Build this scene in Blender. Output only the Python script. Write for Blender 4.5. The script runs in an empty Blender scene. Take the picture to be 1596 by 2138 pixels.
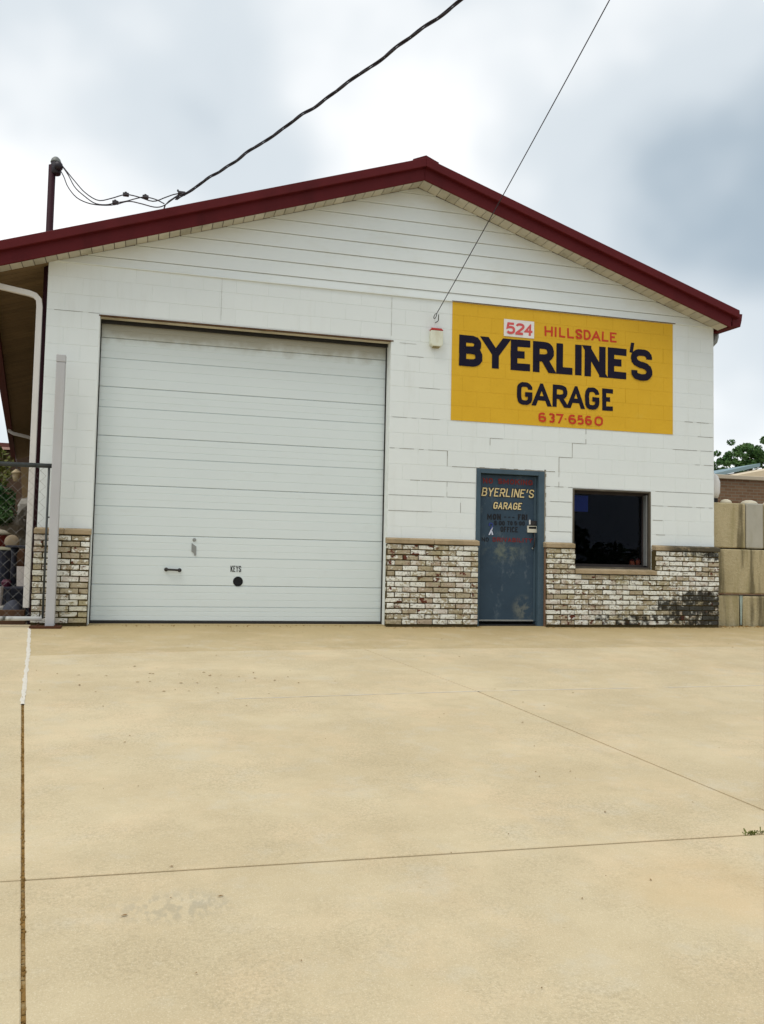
import bpy, bmesh, math, random
from mathutils import Vector, Matrix
random.seed(7)
S = bpy.context.scene
COL = S.collection
R = math.radians

# ------------------------------------------------------------------ camera
CAM = Vector((1.21122, -10.81484, 0.73343))
RX = Vector((0.96593553, -0.2580006, 0.02010563))
UY = Vector((-0.03542336, -0.05486019, 0.99786549))
FW = Vector((0.25634689, 0.96458595, 0.06213065))
FPX, PW, PH = 1850.0, 1596.0, 2138.0
cd = bpy.data.cameras.new('camera'); cam = bpy.data.objects.new('camera', cd); COL.objects.link(cam)
m = Matrix.Identity(4)
for i in range(3):
    m[i][0], m[i][1], m[i][2], m[i][3] = RX[i], UY[i], -FW[i], CAM[i]
cam.matrix_world = m
cd.sensor_fit = 'HORIZONTAL'; cd.sensor_width = 36.0; cd.lens = 36.0 * FPX / PW
cd.clip_start = 0.05; cd.clip_end = 2000
S.camera = cam
S.render.resolution_x, S.render.resolution_y = 764, 1024

# ------------------------------------------------------------------ sky and sun
SUN_EL, SUN_AZ = R(64), R(240)        # azimuth clockwise from +Y (north)
w = bpy.data.worlds.new('World'); S.world = w; w.use_nodes = True
nt = w.node_tree; N = nt.nodes; L = nt.links
N.clear()
out = N.new('ShaderNodeOutputWorld'); bg = N.new('ShaderNodeBackground'); bg.inputs['Strength'].default_value = 0.1
sky = N.new('ShaderNodeTexSky'); sky.sky_type = 'NISHITA'; sky.sun_disc = False
sky.sun_elevation = SUN_EL; sky.sun_rotation = SUN_AZ; sky.air_density = 1.0; sky.dust_density = 2.0
tc = N.new('ShaderNodeTexCoord')
mp = N.new('ShaderNodeMapping'); mp.inputs['Scale'].default_value = (1.0, 1.0, 1.2); mp.inputs['Location'].default_value = (34.1, 4.58, 30.891)
L.new(tc.outputs['Generated'], mp.inputs['Vector'])
n1 = N.new('ShaderNodeTexNoise'); n1.inputs['Scale'].default_value = 2.2; n1.inputs['Detail'].default_value = 4.0
n1.inputs['Roughness'].default_value = 0.45; n1.inputs['Distortion'].default_value = 0.0
L.new(mp.outputs['Vector'], n1.inputs['Vector'])
rp = N.new('ShaderNodeValToRGB'); rp.color_ramp.interpolation = 'EASE'
e = rp.color_ramp.elements
e[0].position = 0.30; e[0].color = (3.9, 4.75, 5.45, 1)
e[1].position = 0.66; e[1].color = (10.9, 10.9, 10.8, 1)
k = rp.color_ramp.elements.new(0.47); k.color = (6.9, 7.5, 7.9, 1)
L.new(n1.outputs['Fac'], rp.inputs['Fac'])
mx = N.new('ShaderNodeMix'); mx.data_type = 'RGBA'; mx.inputs[0].default_value = 0.10
L.new(rp.outputs['Color'], mx.inputs[6]); L.new(sky.outputs['Color'], mx.inputs[7])
L.new(mx.outputs[2], bg.inputs['Color']); L.new(bg.outputs['Background'], out.inputs['Surface'])

sd = bpy.data.lights.new('sun', 'SUN'); sd.energy = 1.4; sd.angle = R(30); sd.color = (1.0, 0.95, 0.86)
so = bpy.data.objects.new('sun', sd); COL.objects.link(so); so.location = (-5, -12, 25)
sdir = Vector((math.sin(SUN_AZ) * math.cos(SUN_EL), math.cos(SUN_AZ) * math.cos(SUN_EL), math.sin(SUN_EL)))
so.rotation_euler = sdir.to_track_quat('Z', 'Y').to_euler()
S.view_settings.view_transform = 'Standard'; S.view_settings.look = 'None'
S.view_settings.exposure = 0.17; S.view_settings.gamma = 1.0; S.view_settings.use_curve_mapping = False
S.render.engine = 'CYCLES'

# ------------------------------------------------------------------ helpers
def at(px, py, Y=0.0):
    """the point of the vertical plane y = Y seen at pixel (px, py) of the photograph"""
    d = FW + RX * ((px - PW / 2) / FPX) - UY * ((py - PH / 2) / FPX)
    return CAM + d * ((Y - CAM.y) / d.y)

SLOPE, SKEW = 0.07, -0.1185
def gz(y): return SLOPE * max(min(y, 0.0), -13.0)

class MB:
    def __init__(s): s.v = []; s.f = []; s.k = 0
    def add(s, vs, fs):
        o = len(s.v); s.v += [tuple(p) for p in vs]; s.f += [tuple(i + o for i in f) for f in fs]; return s
    def box(s, x0, x1, y0, y1, z0, z1):
        return s.add([(x0,y0,z0),(x1,y0,z0),(x1,y1,z0),(x0,y1,z0),(x0,y0,z1),(x1,y0,z1),(x1,y1,z1),(x0,y1,z1)],
                     [(0,3,2,1),(4,5,6,7),(0,1,5,4),(1,2,6,5),(2,3,7,6),(3,0,4,7)])
    def prism(s, ring, d):
        """ring of points (counter-clockwise seen from the front), extruded by vector d"""
        n = len(ring); d = Vector(d)
        vs = [Vector(p) for p in ring] + [Vector(p) + d for p in ring]
        fs = [tuple(range(n)), tuple(range(2*n-1, n-1, -1))]
        for i in range(n):
            j = (i + 1) % n; fs.append((i, i + n, j + n, j))
        return s.add(vs, fs)
    def tube(s, pts, r, n=8, caps=True):
        pts = [Vector(p) for p in pts]; rs = r if isinstance(r, (list, tuple)) else [r] * len(pts)
        vs = []; fs = []; up = None
        for i, p in enumerate(pts):
            t = (pts[min(i+1, len(pts)-1)] - pts[max(i-1, 0)]).normalized()
            if up is None:
                up = Vector((0,0,1)) if abs(t.z) < .9 else Vector((0,1,0))
            a = (up - t * up.dot(t)).normalized(); up = a; b = t.cross(a)
            for q in range(n):
                th = 2*math.pi*q/n; vs.append(p + (a*math.cos(th) + b*math.sin(th)) * rs[i])
        for i in range(len(pts)-1):
            for q in range(n):
                q2 = (q+1) % n; fs.append((i*n+q, i*n+q2, (i+1)*n+q2, (i+1)*n+q))
        if caps:
            fs.append(tuple(range(n-1, -1, -1))); fs.append(tuple((len(pts)-1)*n+q for q in range(n)))
        return s.add(vs, fs)
    def lathe(s, prof, c, n=16, axis='z'):
        vs = []; fs = []; c = Vector(c)
        for r, h in prof:
            for q in range(n):
                th = 2*math.pi*q/n
                if axis == 'z': vs.append(c + Vector((r*math.cos(th), r*math.sin(th), h)))
                else: vs.append(c + Vector((r*math.cos(th), -h, r*math.sin(th))))
        for i in range(len(prof)-1):
            for q in range(n):
                q2 = (q+1) % n; fs.append((i*n+q, i*n+q2, (i+1)*n+q2, (i+1)*n+q))
        fs.append(tuple(range(n-1, -1, -1))); fs.append(tuple((len(prof)-1)*n+q for q in range(n)))
        return s.add(vs, fs)
    def build(s, name, mat, parent=None, smooth=False, bevel=0.0, loc=None, seg=1):
        me = bpy.data.meshes.new(name); me.from_pydata(s.v, [], s.f)
        bm = bmesh.new(); bm.from_mesh(me)
        bmesh.ops.recalc_face_normals(bm, faces=bm.faces)
        if bevel > 0:
            bmesh.ops.bevel(bm, geom=bm.edges[:], offset=bevel, segments=seg, profile=0.5, affect='EDGES')
        if smooth:
            for f in bm.faces: f.smooth = True
        bm.to_mesh(me); bm.free()
        if mat: me.materials.append(mat)
        o = bpy.data.objects.new(name, me); COL.objects.link(o)
        if loc: o.location = loc
        if parent: o.parent = parent
        return o

def tag(o, label=None, cat=None, group=None, kind=None):
    if label: o['label'] = label
    if cat: o['category'] = cat
    if group: o['group'] = group
    if kind: o['kind'] = kind
    return o
def empty(name, label=None, cat=None, group=None, kind=None, parent=None):
    o = bpy.data.objects.new(name, None); COL.objects.link(o); o.empty_display_size = 0.1
    if parent: o.parent = parent
    return tag(o, label, cat, group, kind)

# ------------------------------------------------------------------ materials
def nodes(name, rough=0.7, spec=0.3, metal=0.0):
    m = bpy.data.materials.new(name); m.use_nodes = True
    nt = m.node_tree; b = nt.nodes['Principled BSDF']
    b.inputs['Roughness'].default_value = rough; b.inputs['Specular IOR Level'].default_value = spec; b.inputs['Metallic'].default_value = metal
    return m, nt, b
class G:
    """tiny node builder"""
    def __init__(s, nt):
        s.nt = nt; s.n = nt.nodes; s.l = nt.links
        s.geo = s.n.new('ShaderNodeNewGeometry'); s.pos = s.geo.outputs['Position']; s._oi = None
    def rnd(s):
        if not s._oi: s._oi = s.n.new('ShaderNodeObjectInfo')
        return s._oi.outputs['Random']
    def vec(s, scale=(1,1,1), loc=(0,0,0), rndshift=0.0):
        mp = s.n.new('ShaderNodeMapping'); mp.inputs['Scale'].default_value = scale; mp.inputs['Location'].default_value = loc
        s.l.new(s.pos, mp.inputs['Vector']); o = mp.outputs['Vector']
        if rndshift:
            a = s.n.new('ShaderNodeVectorMath'); a.operation = 'ADD'
            q = s.math('MULTIPLY', s.rnd(), rndshift); s.l.new(o, a.inputs[0]); s.l.new(q, a.inputs[1]); o = a.outputs[0]
        return o
    def noise(s, sc, det=3.0, ro=0.55, vec=None, dist=0.0):
        t = s.n.new('ShaderNodeTexNoise'); t.inputs['Scale'].default_value = sc; t.inputs['Detail'].default_value = det
        t.inputs['Roughness'].default_value = ro; t.inputs['Distortion'].default_value = dist
        s.l.new(vec if vec is not None else s.pos, t.inputs['Vector']); return t.outputs['Fac']
    def math(s, op, a, b=None, clamp=False):
        t = s.n.new('ShaderNodeMath'); t.operation = op; t.use_clamp = clamp
        for i, q in enumerate((a, b)):
            if q is None: continue
            if isinstance(q, (int, float)): t.inputs[i].default_value = q
            else: s.l.new(q, t.inputs[i])
        return t.outputs[0]
    def step(s, v, a, b):
        t = s.n.new('ShaderNodeMapRange'); t.interpolation_type = 'SMOOTHSTEP'
        t.inputs['From Min'].default_value = a; t.inputs['From Max'].default_value = b
        s.l.new(v, t.inputs['Value']); return t.outputs['Result']
    def mix(s, f, a, b, mode='MIX'):
        t = s.n.new('ShaderNodeMix'); t.data_type = 'RGBA'; t.blend_type = mode
        if isinstance(f, (int, float)): t.inputs[0].default_value = f
        else: s.l.new(f, t.inputs[0])
        for i, q in ((6, a), (7, b)):
            if isinstance(q, tuple): t.inputs[i].default_value = (q[0], q[1], q[2], 1)
            else: s.l.new(q, t.inputs[i])
        return t.outputs[2]
    def sep(s):
        t = s.n.new('ShaderNodeSeparateXYZ'); s.l.new(s.pos, t.inputs[0]); return t.outputs
    def bump(s, b, h, st=0.3, dist=0.01):
        t = s.n.new('ShaderNodeBump'); t.inputs['Strength'].default_value = st; t.inputs['Distance'].default_value = dist
        s.l.new(h, t.inputs['Height']); s.l.new(t.outputs['Normal'], b.inputs['Normal'])
    def blob(s, c, r):
        """soft round mask about point c"""
        d = s.n.new('ShaderNodeVectorMath'); d.operation = 'SUBTRACT'; s.l.new(s.pos, d.inputs[0]); d.inputs[1].default_value = c
        q = s.n.new('ShaderNodeVectorMath'); q.operation = 'DIVIDE'; s.l.new(d.outputs[0], q.inputs[0]); q.inputs[1].default_value = r
        ln = s.n.new('ShaderNodeVectorMath'); ln.operation = 'LENGTH'; s.l.new(q.outputs[0], ln.inputs[0])
        return s.step(ln.outputs['Value'], 1.0, 0.3)
def mul(c, k): return tuple(min(1, x*k) for x in c)
def plain(name, c, rough=0.7, var=0.12, sc=6.0, spec=0.3, metal=0.0, bump=0.15, bs=60.0, dirt=None, dirt_amt=0.35, rvar=0.0):
    m, nt, b = nodes(name, rough, spec, metal); g = G(nt)
    col = g.mix(g.noise(sc, 4.0), mul(c, 1-var), mul(c, 1+var))
    if rvar: col = g.mix(g.math('MULTIPLY', g.rnd(), rvar), col, mul(c, 0.55))
    if dirt:
        d = g.step(g.noise(sc*0.6, 6.0, 0.65, g.vec((1,1,0.35), (7,3,1))), 0.5, 0.72)
        col = g.mix(g.math('MULTIPLY', d, dirt_amt), col, dirt)
    nt.links.new(col, b.inputs['Base Color'])
    if bump: g.bump(b, g.noise(bs, 3.0), bump, 0.004)
    return m

M = {}
# painted blocks: chalky white, faint grey streaks and roller texture
m, nt, b = nodes('white_block_paint', 0.75, 0.25); g = G(nt)
c = g.mix(g.noise(1.1, 5.0, 0.6), (0.75, 0.80, 0.80), (0.82, 0.865, 0.855))
st = g.step(g.noise(2.0, 6.0, 0.65, g.vec((2.2, 1, 0.35))), 0.52, 0.80)
c = g.mix(g.math('MULTIPLY', st, 0.22), c, (0.52, 0.52, 0.46))
c = g.mix(g.math('MULTIPLY', g.rnd(), 0.06), c, (0.60, 0.62, 0.60))
sp = g.step(g.noise(55.0, 2.0), 0.70, 0.78)
c = g.mix(g.math('MULTIPLY', sp, 0.18), c, (0.42, 0.40, 0.34))
nt.links.new(c, b.inputs['Base Color'])
g.bump(b, g.math('ADD', g.noise(90.0, 4.0), g.math('MULTIPLY', g.noise(9.0, 3.0), 1.2)), 0.35, 0.004); M['paint'] = m
M['paint_joint'] = plain('painted_mortar', (0.765, 0.80, 0.785), 0.85, 0.12, 7.0, 0.2, bump=0.3)
M['crack'] = plain('open_mortar_crack', (0.26, 0.24, 0.195), 0.95, 0.5, 14.0, 0.1)
# siding: white boards, algae film in noise patches
m, nt, b = nodes('white_siding', 0.6, 0.3); g = G(nt)
c = g.mix(g.noise(0.9, 5.0, 0.6), (0.75, 0.80, 0.80), (0.82, 0.865, 0.855))
c = g.mix(g.math('MULTIPLY', g.step(g.noise(1.6, 6.0, 0.65, g.vec((0.8, 1, 1.6), (4, 0, 2))), 0.5, 0.75), 0.25), c, (0.60, 0.58, 0.44))
nt.links.new(c, b.inputs['Base Color']); g.bump(b, g.noise(40.0, 3.0, 0.5, g.vec((0.15, 1, 1))), 0.2, 0.003); M['siding'] = m
M['siding_gap'] = plain('siding_gap', (0.14, 0.125, 0.09), 0.9)
# yellow painted sign
m, nt, b = nodes('yellow_sign_paint', 0.55, 0.3); g = G(nt)
c = g.mix(g.noise(3.0, 6.0, 0.6), (0.67, 0.385, 0.012), (0.76, 0.455, 0.022))
c = g.mix(g.math('MULTIPLY', g.step(g.noise(26.0, 4.0), 0.55, 0.75), 0.25), c, (0.54, 0.31, 0.006))
c = g.mix(g.math('MULTIPLY', g.step(g.noise(1.7, 6.0, 0.7, g.vec((1,1,1),(9,2,4))), 0.58, 0.75), 0.30), c, (0.72, 0.50, 0.07))
nt.links.new(c, b.inputs['Base Color']); g.bump(b, g.math('ADD', g.noise(90.0, 4.0), g.math('MULTIPLY', g.noise(9.0, 3.0), 1.2)), 0.35, 0.004); M['yellow'] = m
M['yellow_joint'] = plain('yellow_sign_joint', (0.61, 0.35, 0.012), 0.8, 0.25, 8.0)
M['ink'] = plain('blue_black_sign_paint', (0.011, 0.009, 0.024), 0.6, 0.35, 9.0, 0.12)
M['red_ink'] = plain('red_sign_paint', (0.56, 0.045, 0.012), 0.55, 0.2, 14.0)
M['pink_red'] = plain('faded_red_numerals', (0.66, 0.10, 0.10), 0.5, 0.2, 20.0)
M['plate'] = plain('white_number_plate', (0.80, 0.78, 0.76), 0.5, 0.05, 8.0)
# garage door
m, nt, b = nodes('white_door_steel', 0.45, 0.4); b.inputs['Specular IOR Level'].default_value = 0.25; g = G(nt)
c = g.mix(g.noise(0.8, 4.0), (0.69, 0.76, 0.77), (0.75, 0.815, 0.815))
c = g.mix(g.math('MULTIPLY', g.step(g.noise(2.6, 7.0, 0.7, g.vec((1, 1, 2.5))), 0.55, 0.8), 0.16), c, (0.52, 0.52, 0.44))
top = g.step(g.math('ADD', g.sep()[2], g.math('MULTIPLY', g.noise(5.0, 4.0), 0.25)), 3.46, 3.66)   # door turns brown towards its top edge
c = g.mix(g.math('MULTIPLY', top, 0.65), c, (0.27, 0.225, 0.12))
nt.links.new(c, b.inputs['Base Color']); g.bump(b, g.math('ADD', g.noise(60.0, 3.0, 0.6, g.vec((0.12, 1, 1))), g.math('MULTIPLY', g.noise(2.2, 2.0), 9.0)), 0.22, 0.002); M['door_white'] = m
M['cream'] = plain('cream_trim', (0.60, 0.55, 0.42), 0.6, 0.2, 4.0, dirt=(0.25, 0.19, 0.10), dirt_amt=0.6)
M['rust'] = plain('rusty_steel', (0.10, 0.055, 0.028), 0.85, 0.5, 14.0, 0.2, bump=0.5, dirt=(0.24, 0.13, 0.06), dirt_amt=0.7)
M['rubber'] = plain('black_rubber', (0.025, 0.023, 0.022), 0.7, 0.3, 10.0)
M['black_metal'] = plain('black_iron', (0.022, 0.018, 0.018), 0.45, 0.3, 20.0, 0.45)
M['steel'] = plain('dull_steel', (0.30, 0.31, 0.30), 0.45, 0.25, 30.0, 0.5, 0.5)
M['hole'] = plain('black_hole', (0.006, 0.006, 0.008), 0.6, 0.1)
# brick veneer: white paint flaking off grey-tan and red brick
m, nt, b = nodes('flaking_painted_brick', 0.85, 0.2); g = G(nt)
sx, sy, sz = g.sep()[0], None, None
v = g.vec((1, 1, 1.3), (0, 0, 0), 37.0)
tan = g.mix(g.noise(14.0, 4.0, 0.6, v), (0.30, 0.25, 0.155), (0.54, 0.475, 0.345))
tan = g.mix(g.math('MULTIPLY', g.step(g.noise(9.0, 3.0, 0.5, g.vec((1,1,1),(3,3,3),11.0)), 0.5, 0.7), 0.5), tan, (0.40, 0.30, 0.22))
pv = g.math('ADD', g.math('MULTIPLY', g.math('ADD', g.noise(11.0, 5.0, 0.65, v), g.math('MULTIPLY', g.noise(38.0, 4.0, 0.6, v), 0.6)), 0.95), g.math('MULTIPLY', g.math('SUBTRACT', g.rnd(), 0.72), 0.42))
white = g.mix(g.noise(22.0, 3.0, 0.5, v), (0.73, 0.72, 0.64), (0.84, 0.84, 0.78))
c = g.mix(g.step(pv, 0.575, 0.67), tan, white)
rv = g.noise(7.0, 3.0, 0.55, g.vec((1, 1, 1.2), (5, 1, 8), 23.0))
c = g.mix(g.math('MULTIPLY', g.step(g.noise(24.0, 5.0, 0.68, g.vec((1,1,1.5),(2,9,4),19.0)), 0.52, 0.66), 0.72), c, (0.115, 0.083, 0.042))
c = g.mix(g.math('MULTIPLY', g.step(g.noise(4.5, 3.0, 0.5, g.vec((1,1,1),(8,8,8),51.0)), 0.54, 0.62), 0.45), c, (0.44, 0.33, 0.26))
c = g.mix(g.step(rv, 0.615, 0.665), c, (0.115, 0.034, 0.020))
c = g.mix(g.math('MULTIPLY', g.step(g.noise(30.0, 3.0, 0.6, v), 0.62, 0.68), 0.75), c, (0.22, 0.18, 0.11))
X, Y_, Z_ = g.sep()[0], g.sep()[1], g.sep()[2]
ol = g.math('MULTIPLY', g.step(g.noise(2.2, 4.0, 0.6, g.vec((1,1,1),(1,5,2))), 0.50, 0.72), 0.35)
c = g.mix(ol, c, (0.40, 0.36, 0.17))
mo = g.math('ADD', g.blob((8.62, -0.1, 0.22), (1.15, 1.0, 0.52)), g.math('MULTIPLY', g.blob((8.7, -0.1, 1.02), (0.75, 1.0, 0.22)), 0.8), True)
mo2 = g.math('MULTIPLY', g.blob((7.6, -0.1, 0.08), (1.3, 1.0, 0.20)), 0.8)
mo = g.math('MAXIMUM', mo, mo2)
mn = g.step(g.math('ADD', g.noise(13.0, 5.0, 0.62), g.math('ADD', g.math('MULTIPLY', g.math('SUBTRACT', mo, 0.72), 0.62), g.math('MULTIPLY', g.math('SUBTRACT', g.rnd(), 0.5), 0.22))), 0.43, 0.66)
c = g.mix(g.math('MULTIPLY', mn, g.math('MULTIPLY', g.step(mo, 0.0, 0.30), 0.95)), c, (0.018, 0.017, 0.012))
nt.links.new(c, b.inputs['Base Color'])
g.bump(b, g.math('ADD', g.noise(45.0, 5.0, 0.6, v), g.math('MULTIPLY', g.step(pv, 0.575, 0.67), 0.4)), 0.55, 0.006); M['brick'] = m
M['mortar'] = plain('dark_mossy_mortar', (0.080, 0.060, 0.026), 0.95, 0.45, 9.0, 0.1, bump=0.6, dirt=(0.035, 0.036, 0.012), dirt_amt=0.6)
# stone cap: tan, blackened at the right corner
m, nt, b = nodes('tan_stone_cap', 0.85, 0.2); g = G(nt)
c = g.mix(g.noise(5.0, 6.0, 0.65, g.vec((1,1,2.5))), (0.30, 0.215, 0.125), (0.48, 0.385, 0.25))
c = g.mix(g.math('MULTIPLY', g.step(g.noise(3.3, 6.0, 0.7), 0.50, 0.66), 0.45), c, (0.20, 0.16, 0.085))
mk = g.math('MULTIPLY', g.step(g.sep()[0], 7.95, 8.25), g.step(g.noise(5.0, 5.0, 0.65), 0.34, 0.50))
c = g.mix(g.math('MULTIPLY', mk, 0.92), c, (0.055, 0.05, 0.035))
nt.links.new(c, b.inputs['Base Color']); g.bump(b, g.noise(50.0, 4.0), 0.5, 0.006); M['cap'] = m
M['red_trim'] = plain('oxblood_metal_trim', (0.105, 0.0125, 0.015), 0.55, 0.2, 3.0, 0.12, bump=0.05, dirt=(0.055, 0.008, 0.009), dirt_amt=0.5)
M['red_roof'] = plain('oxblood_metal_roof', (0.125, 0.022, 0.022), 0.5, 0.2, 3.0)
M['soffit'] = plain('weathered_soffit', (0.56, 0.53, 0.44), 0.7, 0.15, 3.0, dirt=(0.22, 0.20, 0.13), dirt_amt=0.6, rvar=0.5)
M['eave'] = plain('brown_eave_boards', (0.27, 0.185, 0.095), 0.75, 0.3, 3.0, rvar=0.5)
M['brown_wall'] = plain('brown_side_wall', (0.13, 0.09, 0.05), 0.8, 0.25, 3.0)
M['maroon_pipe'] = plain('maroon_painted_pipe', (0.034, 0.010, 0.016), 0.6, 0.25, 6.0, 0.12)
M['gutter_white'] = plain('white_gutter_metal', (0.68, 0.66, 0.63), 0.5, 0.10, 4.0, 0.35, dirt=(0.33, 0.29, 0.22), dirt_amt=0.4)
M['post'] = plain('pale_grey_painted_post', (0.47, 0.47, 0.48), 0.5, 0.10, 3.0, 0.35, dirt=(0.44, 0.38, 0.31), dirt_amt=0.35)
M['rustplate'] = plain('rusted_plate', (0.085, 0.035, 0.018), 0.85, 0.5, 16.0, 0.2)
M['galv'] = plain('weathered_galvanised_pipe', (0.055, 0.062, 0.062), 0.5, 0.4, 16.0, 0.4, 0.2, dirt=(0.02, 0.02, 0.02), dirt_amt=0.6)
M['chipped'] = plain('chipped_white_pipe', (0.64, 0.64, 0.62), 0.55, 0.15, 14.0, 0.3, dirt=(0.05, 0.05, 0.045), dirt_amt=0.95)
M['wire'] = plain('chain_link_wire', (0.20, 0.195, 0.185), 0.5, 0.2, 20.0, 0.4, 0.3, bump=0)
M['cable'] = plain('black_cable_sheath', (0.020, 0.014, 0.022), 0.5, 0.3, 12.0, 0.4, bump=0)
M['head_grey'] = plain('grey_cast_cap', (0.17, 0.18, 0.17), 0.5, 0.2, 20.0, 0.4, 0.2)
M['connector'] = plain('wire_splice', (0.05, 0.045, 0.05), 0.5, 0.3, 20.0)
# entry door: faded blue paint with pale scuffs
m, nt, b = nodes('scuffed_blue_door', 0.5, 0.15); g = G(nt)
c = g.mix(g.noise(3.0, 5.0, 0.6), (0.026, 0.045, 0.070), (0.050, 0.084, 0.120))
c = g.mix(g.math('MULTIPLY', g.blob((5.78, 0.05, 0.98), (0.42, 1, 0.22)), g.math('MULTIPLY', g.step(g.noise(8.0, 5.0, 0.65), 0.40, 0.70), 0.48)), c, (0.23, 0.25, 0.17))
c = g.mix(g.math('MULTIPLY', g.blob((6.06, 0.05, 0.22), (0.20, 1, 0.22)), g.math('MULTIPLY', g.step(g.noise(11.0, 5.0, 0.65), 0.40, 0.62), 0.50)), c, (0.25, 0.25, 0.19))
c = g.mix(g.math('MULTIPLY', g.step(g.noise(7.0, 6.0, 0.7, g.vec((1,1,0.6))), 0.54, 0.70), 0.5), c, (0.13, 0.165, 0.19))
nt.links.new(c, b.inputs['Base Color']); g.bump(b, g.noise(30.0, 3.0), 0.12, 0.003); M['door_blue'] = m
M['frame_blue'] = plain('blue_door_frame', (0.062, 0.100, 0.132), 0.5, 0.2, 6.0, 0.2, dirt=(0.05, 0.07, 0.08), dirt_amt=0.5)
M['door_red'] = plain('faded_dark_red_lettering', (0.17, 0.020, 0.020), 0.6, 0.35, 30.0)
M['door_black'] = plain('black_lettering', (0.008, 0.008, 0.012), 0.5, 0.3, 30.0)
M['door_cream'] = plain('cream_lettering', (0.72, 0.58, 0.30), 0.6, 0.15, 20.0)
M['ribbon_white'] = plain('white_ribbon_sticker', (0.62, 0.66, 0.80), 0.5, 0.05)
M['ribbon_blue'] = plain('blue_ribbon_sticker', (0.03, 0.05, 0.24), 0.5, 0.05)
M['beige_plastic'] = plain('beige_plastic', (0.62, 0.60, 0.50), 0.5, 0.06)
M['wood_grey'] = plain('weathered_window_wood', (0.095, 0.082, 0.062), 0.8, 0.35, 8.0, 0.2, bump=0.4, dirt=(0.22, 0.20, 0.16), dirt_amt=0.4)
M['wood_dark'] = plain('dark_jamb_wood', (0.040, 0.032, 0.030), 0.7, 0.35, 6.0, 0.2)
M['wood_filler'] = plain('bare_brown_wood', (0.22, 0.13, 0.08), 0.8, 0.3, 8.0)
M['interior'] = plain('dim_interior', (0.022, 0.02, 0.02), 0.9, 0.3, 2.0)
M['blue_panel'] = plain('blue_plastic_panel', (0.010, 0.030, 0.22), 0.5, 0.1)
M['orange'] = plain('orange_red_plastic', (0.75, 0.16, 0.06), 0.5, 0.2)
M['alarm_white'] = plain('yellowed_white_plastic', (0.72, 0.74, 0.62), 0.5, 0.08, 8.0, dirt=(0.52, 0.46, 0.28), dirt_amt=0.4)
M['alarm_red'] = plain('red_plastic', (0.42, 0.030, 0.025), 0.45, 0.1)
M['alarm_base'] = plain('brown_stained_plastic', (0.30, 0.25, 0.12), 0.6, 0.3, 12.0)
m, nt, b = nodes('window_glass', 0.03, 0.5); nt.nodes.remove(b)
gl = nt.nodes.new('ShaderNodeBsdfGlossy'); gl.inputs['Roughness'].default_value = 0.01; gl.inputs['Color'].default_value = (0.75, 0.82, 1.0, 1)
tr = nt.nodes.new('ShaderNodeBsdfTransparent'); tr.inputs['Color'].default_value = (0.70, 0.74, 0.80, 1)
fr = nt.nodes.new('ShaderNodeFresnel'); fr.inputs['IOR'].default_value = 1.16
ms = nt.nodes.new('ShaderNodeMixShader'); nt.links.new(fr.outputs[0], ms.inputs[0]); nt.links.new(tr.outputs[0], ms.inputs[1]); nt.links.new(gl.outputs[0], ms.inputs[2])
nt.links.new(ms.outputs[0], nt.nodes['Material Output'].inputs['Surface']); M['glass'] = m
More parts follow.
